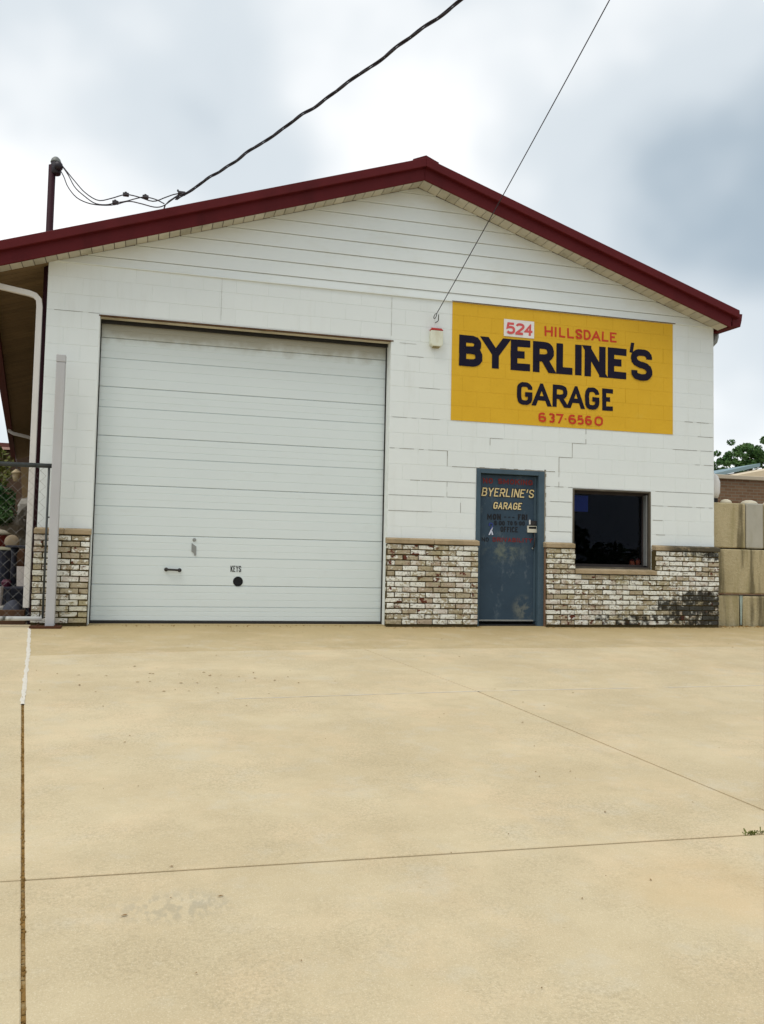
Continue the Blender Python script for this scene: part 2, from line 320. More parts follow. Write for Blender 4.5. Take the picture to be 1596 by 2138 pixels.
# concrete paving
def concrete(name, a, bcol, stain=True):
    m, nt, b = nodes(name, 0.8, 0.25); g = G(nt)
    c = g.mix(g.step(g.noise(0.9, 8.0, 0.68), 0.32, 0.68), a, bcol)
    c = g.mix(g.math('MULTIPLY', g.rnd(), 0.22), c, mul(a, 0.86))
    c = g.mix(g.math('MULTIPLY', g.step(g.noise(2.6, 8.0, 0.72, g.vec((1, 1.5, 1), (3, 8, 0))), 0.46, 0.74), 0.30), c, mul(a, 0.84))
    c = g.mix(g.math('MULTIPLY', g.step(g.noise(1.7, 8.0, 0.70, g.vec((1,1,1), (11, 4, 0))), 0.46, 0.70), 0.38), c, (0.71, 0.545, 0.345))
    c = g.mix(g.math('MULTIPLY', g.step(g.noise(3.4, 7.0, 0.68, g.vec((1,1,1), (1, 14, 0))), 0.50, 0.70), 0.45), c, (0.56, 0.505, 0.385))
    c = g.mix(g.math('MULTIPLY', g.step(g.noise(70.0, 5.0, 0.75), 0.40, 0.66), g.math('MULTIPLY', g.step(g.noise(1.9, 5.0, 0.65, g.vec((1,1,1), (6, 6, 0))), 0.35, 0.65), 0.55)), c, mul(a, 0.66))
    c = g.mix(g.math('MULTIPLY', g.step(g.noise(160.0, 3.0, 0.7), 0.50, 0.70), 0.36), c, (0.80, 0.71, 0.52))
    c = g.mix(g.math('MULTIPLY', g.step(g.noise(210.0, 2.0, 0.6, g.vec((1,1,1), (4,4,0))), 0.60, 0.72), 0.35), c, mul(a, 0.50))
    sp = g.step(g.noise(26.0, 2.0, 0.5, g.vec((1, 1.6, 1), (2, 2, 0))), 0.745, 0.78)
    c = g.mix(g.math('MULTIPLY', sp, 0.35), c, (0.28, 0.19, 0.09))
    oil = g.step(g.noise(4.0, 7.0, 0.72, g.vec((1, 1, 1), (21, 2, 0))), 0.60, 0.78)
    c = g.mix(g.math('MULTIPLY', oil, 0.30), c, (0.33, 0.26, 0.15))
    if not stain:      # apron browner towards the wall, edge broken by noise
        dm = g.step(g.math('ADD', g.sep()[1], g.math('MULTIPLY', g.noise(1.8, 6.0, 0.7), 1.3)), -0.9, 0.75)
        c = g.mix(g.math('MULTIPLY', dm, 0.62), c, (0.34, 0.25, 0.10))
    if stain:
        sc = g.blob((1.36, -7.42, -0.52), (0.30, 0.17, 1.0))
        c = g.mix(g.math('MULTIPLY', sc, g.math('MULTIPLY', g.step(g.noise(9.0, 3.0, 0.5, g.vec((3.5, 1.5, 1))), 0.45, 0.60), 0.42)), c, (0.30, 0.27, 0.20))
        rs = g.math('MULTIPLY', g.blob((3.45, -7.6, -0.53), (0.55, 0.45, 1.0)), g.math('MULTIPLY', g.noise(4.0, 5.0, 0.7), 0.55))
        c = g.mix(rs, c, (0.58, 0.40, 0.20))
    nt.links.new(c, b.inputs['Base Color'])
    g.bump(b, g.math('ADD', g.noise(150.0, 4.0, 0.7), g.noise(14.0, 4.0)), 0.35, 0.004)
    return m
M['slab'] = concrete('tan_concrete', (0.525, 0.425, 0.262), (0.615, 0.515, 0.335))
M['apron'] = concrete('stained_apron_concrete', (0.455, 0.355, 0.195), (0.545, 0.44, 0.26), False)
M['filler'] = plain('joint_dirt', (0.23, 0.135, 0.042), 0.95, 0.6, 30.0, 0.1, bump=0.8, bs=120, dirt=(0.40, 0.32, 0.18), dirt_amt=0.6)
M['sealant'] = plain('white_joint_sealant', (0.64, 0.60, 0.52), 0.7, 0.15, 20.0)
M['gravel'] = plain('yard_dirt', (0.20, 0.165, 0.115), 0.95, 0.35, 5.0, 0.1, bump=0.8, bs=40)
M['litter'] = plain('dry_leaf_bits', (0.22, 0.13, 0.05), 0.9, 0.4, 20.0)
# big concrete blocks with runs of dark water stain
m, nt, b = nodes('stained_block_concrete', 0.88, 0.2); g = G(nt)
c = g.mix(g.noise(3.0, 6.0, 0.65, g.vec((1,1,0.5))), (0.36, 0.295, 0.16), (0.56, 0.475, 0.30))
c = g.mix(g.math('MULTIPLY', g.step(g.noise(2.6, 4.0, 0.55, g.vec((1.6, 1, 0.16), (2, 0, 0), 5.0)), 0.52, 0.63), 0.78), c, (0.085, 0.070, 0.035))
c = g.mix(g.math('MULTIPLY', g.step(g.noise(4.4, 4.0, 0.6, g.vec((2.0, 1, 0.2), (6, 0, 1), 9.0)), 0.50, 0.68), 0.45), c, (0.27, 0.23, 0.10))
nt.links.new(c, b.inputs['Base Color']); g.bump(b, g.noise(25.0, 6.0, 0.7), 0.8, 0.02); M['bigblock'] = m
M['bigblock_pale'] = plain('paler_block_concrete', (0.42, 0.40, 0.335), 0.9, 0.15, 5.0, bump=0.4, dirt=(0.26, 0.23, 0.14), dirt_amt=0.4)
M['knob'] = plain('pale_concrete_knob', (0.66, 0.60, 0.46), 0.85, 0.12, 8.0, bump=0.3)
M['teal_strip'] = plain('pale_teal_paint_strip', (0.33, 0.40, 0.36), 0.8, 0.25, 10.0)
# far brick building
m, nt, b = nodes('brown_far_brick', 0.9, 0.15); g = G(nt)
bt = nt.nodes.new('ShaderNodeTexBrick'); bt.inputs['Scale'].default_value = 1.0; bt.inputs['Brick Width'].default_value = 0.21; bt.inputs['Row Height'].default_value = 0.075
bt.inputs['Mortar Size'].default_value = 0.010; bt.inputs['Color1'].default_value = (0.19, 0.105, 0.06, 1); bt.inputs['Color2'].default_value = (0.25, 0.15, 0.09, 1); bt.inputs['Mortar'].default_value = (0.24, 0.19, 0.13, 1)
sw = nt.nodes.new('ShaderNodeCombineXYZ'); s_ = g.sep(); nt.links.new(s_[0], sw.inputs[0]); nt.links.new(s_[2], sw.inputs[1])
nt.links.new(sw.outputs[0], bt.inputs['Vector']); nt.links.new(bt.outputs['Color'], b.inputs['Base Color']); M['farbrick'] = m
M['parapet'] = plain('cream_parapet', (0.55, 0.47, 0.35), 0.7, 0.1, 4.0)
M['far_cream'] = plain('cream_far_gable', (0.62, 0.52, 0.37), 0.8, 0.08)
M['far_blue'] = plain('blue_grey_far_roof', (0.20, 0.29, 0.33), 0.6, 0.15, 2.0)
M['house_wall'] = plain('brown_house_wall', (0.085, 0.05, 0.03), 0.85, 0.2, 3.0)
M['house_roof'] = plain('dark_red_house_roof', (0.14, 0.05, 0.04), 0.8, 0.2, 3.0)
def leafmat(name, a, bb):
    m, nt, b = nodes(name, 0.6, 0.25); g = G(nt)
    c = g.mix(g.step(g.noise(2.2, 3.0), 0.35, 0.65), a, bb); nt.links.new(c, b.inputs['Base Color']); return m
M['leaf_dark'] = leafmat('dark_evergreen_leaf', (0.012, 0.050, 0.012), (0.030, 0.115, 0.022))
M['leaf_tree'] = leafmat('tree_leaf', (0.045, 0.120, 0.030), (0.115, 0.21, 0.065))
M['leaf_weed'] = leafmat('weed_leaf', (0.10, 0.125, 0.02), (0.20, 0.21, 0.05))
M['bark'] = plain('grey_bark', (0.11, 0.085, 0.06), 0.9, 0.3, 10.0, bump=0.6)
M['timber'] = plain('brown_timber', (0.115, 0.058, 0.030), 0.85, 0.3, 6.0, dirt=(0.06, 0.03, 0.02), dirt_amt=0.5)
M['dark_iron'] = plain('dark_blue_grey_iron', (0.030, 0.033, 0.050), 0.6, 0.3, 10.0)
M['board'] = plain('dusty_white_board', (0.55, 0.50, 0.46), 0.8, 0.15, 6.0)
M['drum'] = plain('rust_red_drum', (0.17, 0.025, 0.018), 0.6, 0.3, 6.0)
M['palelid'] = plain('pale_cream_lid', (0.42, 0.39, 0.30), 0.8, 0.12, 8.0)
M['tanstone'] = plain('tan_round_stone', (0.30, 0.235, 0.155), 0.9, 0.12, 8.0, bump=0.4)
M['olive'] = plain('olive_grey_lid', (0.25, 0.24, 0.16), 0.8, 0.15, 8.0)
M['tarp'] = plain('slate_blue_tarp', (0.045, 0.050, 0.070), 0.7, 0.2, 6.0)
M['rock'] = plain('pale_grey_rock', (0.36, 0.34, 0.30), 0.9, 0.3, 8.0, bump=0.6)
M['lamp'] = plain('tan_lamp_shade', (0.45, 0.36, 0.22), 0.6, 0.15, 8.0)
M['panel_tan'] = plain('tan_wooden_panel', (0.23, 0.155, 0.075), 0.85, 0.2, 6.0)
M['pink'] = plain('magenta_plastic', (0.07, 0.008, 0.025), 0.5, 0.2)

# ------------------------------------------------------------------ ground and paving
gm = MB()
xs = [-250, 250]; prof = [(-120, -0.97), (-13.0, -0.97), (0.0, -0.06), (400, -0.06)]
for i in range(len(prof)-1):
    (y0, z0), (y1, z1) = prof[i], prof[i+1]
    gm.add([(xs[0], y0, z0), (xs[1], y0, z0), (xs[1], y1, z1), (xs[0], y1, z1)], [(0,1,2,3)])
tag(gm.build('ground', M['gravel']), kind='structure')

J1 = [(0.03, 0.0), (0.0, -0.29), (0.19, -1.95), (0.41, -4.06), (0.80, -7.09), (1.20, -10.2), (1.55, -13.0)]
def on_poly(P, y):
    for (xa, ya), (xb, yb) in zip(P, P[1:]):
        if yb <= y <= ya: return xa + (xb-xa) * (y-ya) / (yb-ya)
    return P[-1][0]
J2 = [(3.45, -1.76), (3.80, -3.42), (3.90, -3.89), (4.39, -7.13), (4.86, -10.2), (5.30, -13.0)]
J3 = [(6.85, -1.72), (7.30, -3.85), (7.72, -7.1), (8.1, -10.2), (8.5, -13.0)]
XR, XL = 13.0, -8.0
T1y = lambda x: -2.08 + 0.22*min(max((x-0.2)/1.5, 0), 1) + 0.10*min(max((x-1.7)/1.75, 0), 1)
def j1(y): return (on_poly(J1, y), y)
rows = [  # slab outlines, clockwise-free rings with gap half widths on each following edge
    # (ring, insets per edge i -> i+1)
    ([(XL, 0.0), (XL, -7.06), (0.80, -7.09), (0.41, -4.06), (0.19, -1.95), (0.0, -0.29), (0.03, 0.0)], [0, .006, .0065, .0065, .0075, .0065, 0], 'slab'),
    ([(XL, -7.06), (XL, -13.0), (1.55, -13.0), (1.20, -10.2), (0.80, -7.09)], [0, 0, .007, .007, .006], 'slab'),
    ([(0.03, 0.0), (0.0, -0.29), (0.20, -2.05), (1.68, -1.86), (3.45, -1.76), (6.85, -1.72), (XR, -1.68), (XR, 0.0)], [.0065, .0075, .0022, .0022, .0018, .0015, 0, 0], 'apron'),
    ([(0.20, -2.05), (0.42, -4.10), (3.90, -3.89), (3.80, -3.42), (3.45, -1.76), (1.68, -1.86)], [.0065, .0025, .0055, .0045, .0022, .0022], 'slab'),
    ([(3.45, -1.76), (3.80, -3.42), (3.90, -3.89), (7.30, -3.85), (6.85, -1.72)], [.0045, .0055, .003, .002, .0018], 'slab'),
    ([(6.85, -1.72), (7.30, -3.85), (XR, -3.80), (XR, -1.68)], [.002, .003, 0, .0015], 'slab'),
    ([(0.42, -4.10), (0.80, -7.09), (4.39, -7.13), (3.90, -3.89)], [.0065, .0075, .0075, .0025], 'slab'),
    ([(3.90, -3.89), (4.39, -7.13), (7.72, -7.10), (7.30, -3.85)], [.0075, .0075, .003, .003], 'slab'),
    ([(7.30, -3.85), (7.72, -7.10), (XR, -7.06), (XR, -3.80)], [.003, .0055, 0, .003], 'slab'),
    ([(0.80, -7.09), (1.20, -10.2), (4.86, -10.2), (4.39, -7.13)], [.007, .006, .006, .0075], 'slab'),
    ([(4.39, -7.13), (4.86, -10.2), (8.1, -10.2), (7.72, -7.10)], [.006, .006, .004, .0055], 'slab'),
    ([(7.72, -7.10), (8.1, -10.2), (XR, -10.2), (XR, -7.06)], [.004, .006, 0, .0055], 'slab'),
    ([(1.20, -10.2), (1.55, -13.0), (5.30, -13.0), (4.86, -10.2)], [.007, 0, .006, .006], 'slab'),
    ([(4.86, -10.2), (5.30, -13.0), (8.5, -13.0), (8.1, -10.2)], [.006, 0, .004, .006], 'slab'),
    ([(8.1, -10.2), (8.5, -13.0), (XR, -13.0), (XR, -10.2)], [.004, 0, 0, .006], 'slab'),
]
def inset(ring, ins):
    """inset a counter-clockwise ring edge by edge"""
    n = len(ring); out = []
    for i in range(n):
        p0, p1, p2 = [Vector(q) for q in (ring[i-1], ring[i], ring[(i+1) % n])]
        d1 = (p1-p0).normalized(); d2 = (p2-p1).normalized()
        n1 = Vector((-d1.y, d1.x)); n2 = Vector((-d2.y, d2.x)); a, bq = ins[i-1], ins[i]
        den = d1.x*d2.y - d1.y*d2.x
        if abs(den) < 1e-3: out.append(p1 + n1*max(a, bq)); continue
        q0 = p1 + n1*a; q1 = p1 + n2*bq; r = q1 - q0
        t = (r.x*d2.y - r.y*d2.x) / den; out.append(q0 + d1*t)
    return out
fm = MB()
fm.add([(XL, -12.99, gz(-12.99)-.008), (XR, -12.99, gz(-12.99)-.008), (XR, -.001, -.008), (XL, -.001, -.008)], [(0,1,2,3)])
drive = tag(fm.build('driveway', M['filler']), kind='structure')
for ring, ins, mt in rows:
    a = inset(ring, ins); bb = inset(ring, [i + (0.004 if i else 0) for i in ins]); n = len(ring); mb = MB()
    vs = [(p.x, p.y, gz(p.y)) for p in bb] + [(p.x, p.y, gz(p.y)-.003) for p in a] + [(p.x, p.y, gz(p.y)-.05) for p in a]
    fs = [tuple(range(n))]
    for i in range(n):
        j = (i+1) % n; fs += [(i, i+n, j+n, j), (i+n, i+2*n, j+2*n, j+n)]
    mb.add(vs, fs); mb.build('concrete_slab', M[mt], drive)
# white sealant squeezed along the upper part of the left joint, and the hairline of sealant in the second cross joint
def strip(P, wd, name, mat, jit=0.0, lift=.003, n=60, wj=0.3):
    mb = MB(); vs = []; fs = []
    P = [Vector(p) for p in P]; Ls = [0.0]
    for a_, b_ in zip(P, P[1:]): Ls.append(Ls[-1] + (b_-a_).length)
    rr = random.Random(3)
    for i in range(n+1):
        s = Ls[-1]*i/n
        kx = max(j for j in range(len(P)-1) if Ls[j] <= s + 1e-9)
        t = (s-Ls[kx])/(Ls[kx+1]-Ls[kx]); p = P[kx].lerp(P[kx+1], t); d = (P[kx+1]-P[kx]).normalized(); nn = Vector((-d.y, d.x))
        o = rr.uniform(-jit, jit); w1 = wd*(1+rr.uniform(-wj, wj))
        for sg, lf in ((-1, 0), (0, lift), (1, 0)):
            q = p + nn*(o + sg*w1/2); vs.append((q.x, q.y, gz(q.y) + .0015 + lf))
        if i: fs += [(3*i-3, 3*i, 3*i+1, 3*i-2), (3*i-2, 3*i+1, 3*i+2, 3*i-1)]
    mb.add(vs, fs); return mb.build(name, mat, drive, smooth=True)
strip([(0.02, -0.12), (0.0, -0.29), (0.19, -1.95), (0.41, -4.06)], 0.031, 'joint_sealant', M['sealant'], 0.004)
strip([(1.9, -4.01), (3.90, -3.89), (5.4, -3.875)], 0.010, 'joint_sealant', M['sealant'], 0.002, .001, 30, .7)
strip([(5.7, -3.87), (7.30, -3.85), (XR, -3.80)], 0.013, 'joint_sealant', M['sealant'], 0.001, .001, 30, .5)
M['gap'] = plain('dark_wall_strip', (0.085, 0.062, 0.030), 0.95, 0.5, 16.0, 0.1, bump=0.5)  # dark uneven strips laid on the slab along the wall foot
strip([(4.12, -.113), (5.38, -.113)], 0.022, 'wall_foot_strip', M['gap'], 0.005, .002, 40, .6)
strip([(6.30, -.113), (8.95, -.113)], 0.024, 'wall_foot_strip', M['gap'], 0.006, .002, 70, .6)
strip([(-.02, -.113), (.60, -.113)], 0.020, 'wall_foot_strip', M['gap'], 0.004, .002, 20, .6)
# crumbs of dirt standing in the left joint
cr = MB(); rr = random.Random(5)
for i in range(420):
    y = rr.uniform(-12, -4.1); x = on_poly(J1, y) + rr.uniform(-.008, .008); s = rr.uniform(.003, .008); z = gz(y)-.006
    cr.add([(x-s, y-s, z), (x+s, y-s*.6, z), (x, y+s, z), (x+rr.uniform(-s, s)*.5, y, z + rr.uniform(.004, .014))], [(0,1,3),(1,2,3),(2,0,3)])
tag(cr.build('joint_crumbs', M['filler'], drive), kind='stuff')
# raised concrete sill along the foot of the wall
# ------------------------------------------------------------------ the garage building
X1, ZB = 8.92, 4.235
OL, OR_, OH = 0.597, 4.161, 3.639          # vehicle door opening
DL, DR, DH = 5.352, 6.288, 2.055           # entry door opening
WL, WR, WB, WT = 6.735, 7.915, 0.775, 1.846  # window opening
AX, AZ, RS = 4.48, 5.935, 0.333             # ridge and rake slope (apex of the trim's top edge)
DEPTH = 20.0
bld = empty('garage_building', 'white painted block garage with dark red gable trim and brick wainscot', 'garage')
def roofz(x, off=0.0): return AZ - off - RS*abs(x-AX)

core = MB()
for (x0, x1, z0, z1) in [(0, OL, -.05, OH), (0, X1, OH, ZB), (OR_, X1, DH, OH), (OR_, DL, -.05, DH), (DR, WL, -.05, DH),
                         (WL, WR, -.05, WB), (WL, WR, WT, DH), (WR, X1, -.05, DH)]:
    core.box(x0, x1, .0035, .2, z0, z1)
core.build('front_wall', M['paint_joint'], bld)
gb = MB(); gb.prism([(0, .01, ZB), (X1, .01, ZB), (X1, .01, roofz(X1, .25)), (AX, .01, roofz(AX, .25)), (0, .01, roofz(0, .25))], (0, .19, 0))
gb.build('gable_wall', M['siding_gap'], bld)
sw_ = MB()
for x0, xa in ((0.0, .2), (X1-.2, X1)):
    t = roofz(x0 if x0 < 1 else X1, .25)
    sw_.add([(x0, .2, -.05), (xa, .2, -.05), (xa+SKEW*DEPTH, DEPTH, -.05), (x0+SKEW*DEPTH, DEPTH, -.05),
             (x0, .2, t), (xa, .2, t), (xa+SKEW*DEPTH, DEPTH, t), (x0+SKEW*DEPTH, DEPTH, t)],
            [(0,3,2,1),(4,5,6,7),(0,1,5,4),(1,2,6,5),(2,3,7,6),(3,0,4,7)])
sw_.build('side_wall', M['brown_wall'], bld)
bw = MB(); kx = SKEW*DEPTH
bw.prism([(0+kx, DEPTH, -.05), (X1+kx, DEPTH, -.05), (X1+kx, DEPTH, roofz(X1, .25)), (AX+kx, DEPTH, roofz(AX, .25)), (0+kx, DEPTH, roofz(0, .25))], (0, .2, 0))
bw.build('rear_wall', M['brown_wall'], bld)
ip = MB(); ip.box(WL-1.2, X1-.25, 3.2, 3.3, -.05, 3.0); ip.box(WL-1.3, WL-1.2, .2, 3.2, -.05, 3.0); ip.box(WL-1.2, X1-.22, .2, 3.2, 2.6, 2.7)
ip.build('office_partition', M['interior'], bld)

# blocks: running bond, one mesh per size
BP, BC, BG = 0.396, 0.2, 0.0038
openings = [(OL, OR_, -1, OH), (DL, DR, -1, DH), (WL, WR, WB, WT)]
def clip_rects(x0, x1, z0, z1):
    rs = [(x0, x1, z0, z1)]
    for (a, bq, c_, d) in openings:
        nr = []
        for (p, q, r_, s) in rs:
            if q <= a or p >= bq or s <= c_ or r_ >= d: nr.append((p, q, r_, s)); continue
            if p < a: nr.append((p, a, r_, s))
            if q > bq: nr.append((bq, q, r_, s))
            if r_ < c_: nr.append((max(p, a), min(q, bq), r_, c_))
            if s > d: nr.append((max(p, a), min(q, bq), d, s))
        rs = nr
    return rs
cache = {}
def piece(name, mat, parent, w_, h_, d_, x, y, z, bev, tilt=0.0):
    key = (name, round(w_, 3), round(h_, 3))
    if key not in cache:
        o = MB().box(0, w_, 0, d_, 0, h_).build(name, mat, parent, bevel=bev); cache[key] = o.data
    else:
        o = bpy.data.objects.new(name, cache[key]); COL.objects.link(o); o.parent = parent
    o.location = (x, y, z)
    return o
blocks = []
for kk in range(-6, 11):
    z0 = 2.055 + BC*kk; z1 = min(z0 + BC, ZB)
    if kk == 10: z1 = ZB
    ph = 4.945 if kk % 2 == 0 else 4.743
    i0 = int(math.floor((0-ph)/BP)) - 1
    for i in range(i0, i0+30):
        xa, xb = max(ph + BP*i, 0.0), min(ph + BP*(i+1), X1)
        if xb - xa < .03: continue
        for (p, q, r_, s) in clip_rects(xa, xb, max(z0, 1.04), z1):
            if q-p > .02 and s-r_ > .02: blocks.append((p, q, r_, s))
rb = random.Random(11)
for (p, q, r_, s) in blocks:
    j = rb.uniform(0, .0008)
    piece('concrete_block', M['paint'], bld, q-p-BG, s-r_-BG, .06, p+BG/2, j, r_+BG/2, .0015)
# plain painted jambs and head of the vehicle opening (poured lintel face shows no joints)
# stepped cracks along the joints
ck = MB()
def crack(P, wd=.006):
    for (xa, za), (xb, zb) in zip(P, P[1:]):
        n = max(1, int(math.hypot(xb-xa, zb-za)/.06))
        for i in range(n):
            if rb.random() < .12: continue
            a0 = (xa+(xb-xa)*i/n, za+(zb-za)*i/n); a1 = (xa+(xb-xa)*(i+1)/n, za+(zb-za)*(i+1)/n); h = wd*rb.uniform(.18, .48)
            if abs(xb-xa) > abs(zb-za): ck.box(a0[0], a1[0], -.0022, .012, a0[1]-h, a0[1]+h)
            else: ck.box(a0[0]-h, a0[0]+h, -.0022, .012, min(a0[1], a1[1]), max(a0[1], a1[1]))
crack([(4.17, 2.255), (4.947, 2.255), (4.947, 2.055), (5.35, 2.055)])
crack([(6.925, 2.655), (6.925, 2.455), (6.723, 2.455), (6.723, 2.255), (6.529, 2.255), (6.529, 1.855), (6.735, 1.855)])
crack([(6.30, 2.055), (6.47, 2.055)], .008)
crack([(5.139, 2.655), (5.139, 2.66)]); crack([(5.537, 2.36), (5.537, 2.455), (5.72, 2.455)], .004)
crack([(4.45, 1.855), (4.58, 1.855)], .007); crack([(4.60, 1.855), (5.34, 1.855)], .0035); crack([(4.95, 1.655), (5.0, 1.655)], .008); crack([(4.17, 1.655), (5.34, 1.655)], .003)
crack([(4.17, 1.455), (4.75, 1.455)], .003); crack([(4.95, 1.655), (4.95, 1.855)], .003); crack([(5.139, 1.455), (5.139, 1.655)], .003)
crack([(8.45, 2.855), (8.9, 2.855)], .006); crack([(8.60, 2.655), (8.9, 2.655)], .006); crack([(8.62, 2.255), (8.9, 2.255)], .006); crack([(7.95, 1.455), (8.1, 1.455)], .006)
crack([(7.93, 1.855), (8.9, 1.855)], .003); crack([(7.93, 1.655), (8.3, 1.655)], .003); crack([(8.0, 1.255), (8.14, 1.255)], .007); crack([(8.3, 1.655), (8.9, 1.655)], .003)
crack([(8.2, 2.455), (8.9, 2.455)], .003); crack([(6.34, 1.655), (6.72, 1.655)], .003); crack([(6.34, 1.455), (6.72, 1.455)], .003); crack([(6.34, 1.255), (6.72, 1.255)], .003); crack([(6.34, 1.855), (6.53, 1.855)], .003)
crack([(2.0, 4.235), (2.0, 3.70)], .0025); crack([(4.161, 3.64), (4.161, 4.2)], .003); crack([(4.2, 3.62), (4.5, 3.62)], .004); crack([(0.02, 3.655), (0.59, 3.655)], .002); crack([(4.38, 3.455), (4.6, 3.455)], .004)
crack([(4.2, 2.655), (4.9, 2.655)], .0015); crack([(4.55, 3.055), (4.9, 3.055)], .002)
tag(ck.build('mortar_crack', M['crack'], bld), kind='stuff')

# siding boards in the gable, lapped
zs = [ZB, 4.335, 4.512, 4.69, 4.872, 5.045, 5.222, 5.41, 5.60, 5.72]
for i in range(len(zs)-1):
    z0, z1 = zs[i], zs[i+1]
    def xl(z): return max(AX - (AZ-.245-z)/RS, 0.0)
    def xr(z): return min(AX + (AZ-.245-z)/RS, X1)
    if xr(z0)-xl(z0) < .1: continue
    zt = min(z1, AZ-.25)
    g0 = .006
    mb = MB(); f0, f1 = -.016, -.004
    mb.add([(xl(z0+g0), f0, z0+g0), (xr(z0+g0), f0, z0+g0), (max(xr(zt), AX+.01), f1, zt), (min(xl(zt), AX-.01), f1, zt),
            (xl(z0+g0), .01, z0+g0), (xr(z0+g0), .01, z0+g0), (max(xr(zt), AX+.01), .01, zt), (min(xl(zt), AX-.01), .01, zt)],
           [(0,1,2,3),(4,7,6,5),(0,4,5,1),(1,5,6,2),(2,6,7,3),(3,7,4,0)])
    mb.build('siding_board', M['siding'], bld)
MB().box(.02, X1-.01, -.020, -.001, ZB-.010, ZB+.004).build('siding_flashing', M['siding'], bld)

# roof slabs
for nm, sgn in (('roof_panel', -1), ('roof_panel', 1)):
    xe = -0.62 if sgn < 0 else 9.02
    mb = MB(); ya, yb = -.28, DEPTH+.2
    ring = [(AX, roofz(AX, .03)), (xe, roofz(xe, .03)), (xe, roofz(xe, .17)), (AX, roofz(AX, .17))]
    mb.add([(x + SKEW*ya*0, ya, z) for x, z in ring] + [(x + SKEW*yb, yb, z) for x, z in ring],
           [(0,1,2,3),(4,7,6,5),(0,4,5,1),(1,5,6,2),(2,6,7,3),(3,7,4,0)])
    mb.build(nm, M['red_roof'], bld)
# rake trim: upper drip edge and lower fascia, each side
xL, xR = -0.70, 9.085
for sgn in (-1, 1):
    xe = xL if sgn < 0 else xR
    def band(o0, o1, y0, y1, xe_, name, lip=0.0):
        mb = MB(); ring = [(AX, roofz(AX, o0)), (xe_, roofz(xe_, o0)), (xe_, roofz(xe_, o1)), (AX, roofz(AX, o1))]
        mb.add([(x, y0, z) for x, z in ring] + [(x, y1, z) for x, z in ring], [(0,1,2,3),(4,7,6,5),(0,4,5,1),(1,5,6,2),(2,6,7,3),(3,7,4,0)])
        return mb.build(name, M['red_trim'], bld, bevel=.006)
    band(0.0, .112, -.365, -.20, xe, 'rake_trim')
    band(.098, .268, -.305, -.275, xe if sgn < 0 else 8.99, 'rake_fascia')
rc = MB(); rc.prism([(AX-.17, -.35, roofz(AX-.17, -.02)), (AX-.17, -.35, roofz(AX-.17, .02)), (AX, -.35, AZ), (AX+.17, -.35, roofz(AX+.17, .02)), (AX+.17, -.35, roofz(AX+.17, -.02)), (AX, -.35, AZ+.035)], (0, .9, 0))
rc.build('ridge_cap', M['red_trim'], bld)
# boxed soffit under the rake: separate vented panels
nL = int((AX+.62)/.125)
for sgn in (-1, 1):
    n = nL if sgn < 0 else int((9.0-AX)/.125)
    for i in range(n):
        xa = AX + sgn*(.125*i + .004); xb = AX + sgn*(.125*(i+1) - .004)
        if xa > xb: xa, xb = xb, xa
        of = .243
        mb = MB(); j = rb.uniform(0, .005)
        mb.add([(xa, -.275, roofz(xa, of+j)), (xb, -.275, roofz(xb, of)), (xb, -.018, roofz(xb, of+j)), (xa, -.018, roofz(xa, of)),
                (xa, -.275, roofz(xa, of-.012)), (xb, -.275, roofz(xb, of-.012)), (xb, -.018, roofz(xb, of-.012)), (xa, -.018, roofz(xa, of-.012))],
               [(0,3,2,1),(4,5,6,7),(0,1,5,4),(1,2,6,5),(2,3,7,6),(3,0,4,7)])
        mb.build('soffit_panel', M['soffit'], bld)
# left eave: brown boards running out to the gutter
EW = 0.60
def eave_piece(mb, y0, y1):
    v = []
    for y in (y0, y1):
        for x in (-EW, 0.0):
            v.append((x + SKEW*y, y, roofz(x, .245) + (0 if x < 0 else 0)))
    v2 = [(x, y, z+.015) for x, y, z in v]
    mb.add(v + v2, [(0,1,3,2),(4,6,7,5),(0,4,5,1),(1,5,7,3),(3,7,6,2),(2,6,4,0)])
y = 0.0; nb = 0
rest = MB()
while y < DEPTH:
    if y < 9.5:
        mb = MB(); eave_piece(mb, y+.006, y+.149); mb.build('eave_board', M['eave'], bld)
    else: eave_piece(rest, y+.006, y+.149)
    y += .155
tag(rest.build('far_eave_boards', M['eave'], bld), kind='stuff')
def gutter(x0, x1, zt, zb, y0, y1, name, right=False):
    mb = MB()
    pr = [(x1, zt), (x1, zb), (x0+.03, zb), (x0+.012, zb+(zt-zb)*.45), (x0, zt)] if not right else [(x0, zt), (x0, zb), (x1-.035, zb), (x1-.012, zb+(zt-zb)*.5), (x1, zt)]
    n = len(pr)
    mb.add([(x+SKEW*y0, y0, z) for x, z in pr] + [(x+SKEW*y1, y1, z) for x, z in pr],
           [tuple(range(n)), tuple(range(2*n-1, n-1, -1))] + [(i, i+n, (i+1) % n + n, (i+1) % n) for i in range(n)])
    return mb.build(name, M['red_trim'], bld)
gutter(-.745, -.595, 4.08, 3.90, -.30, DEPTH+.2, 'gutter')
gutter(8.985, 9.145, 4.375, 4.19, -.29, DEPTH, 'gutter', True)
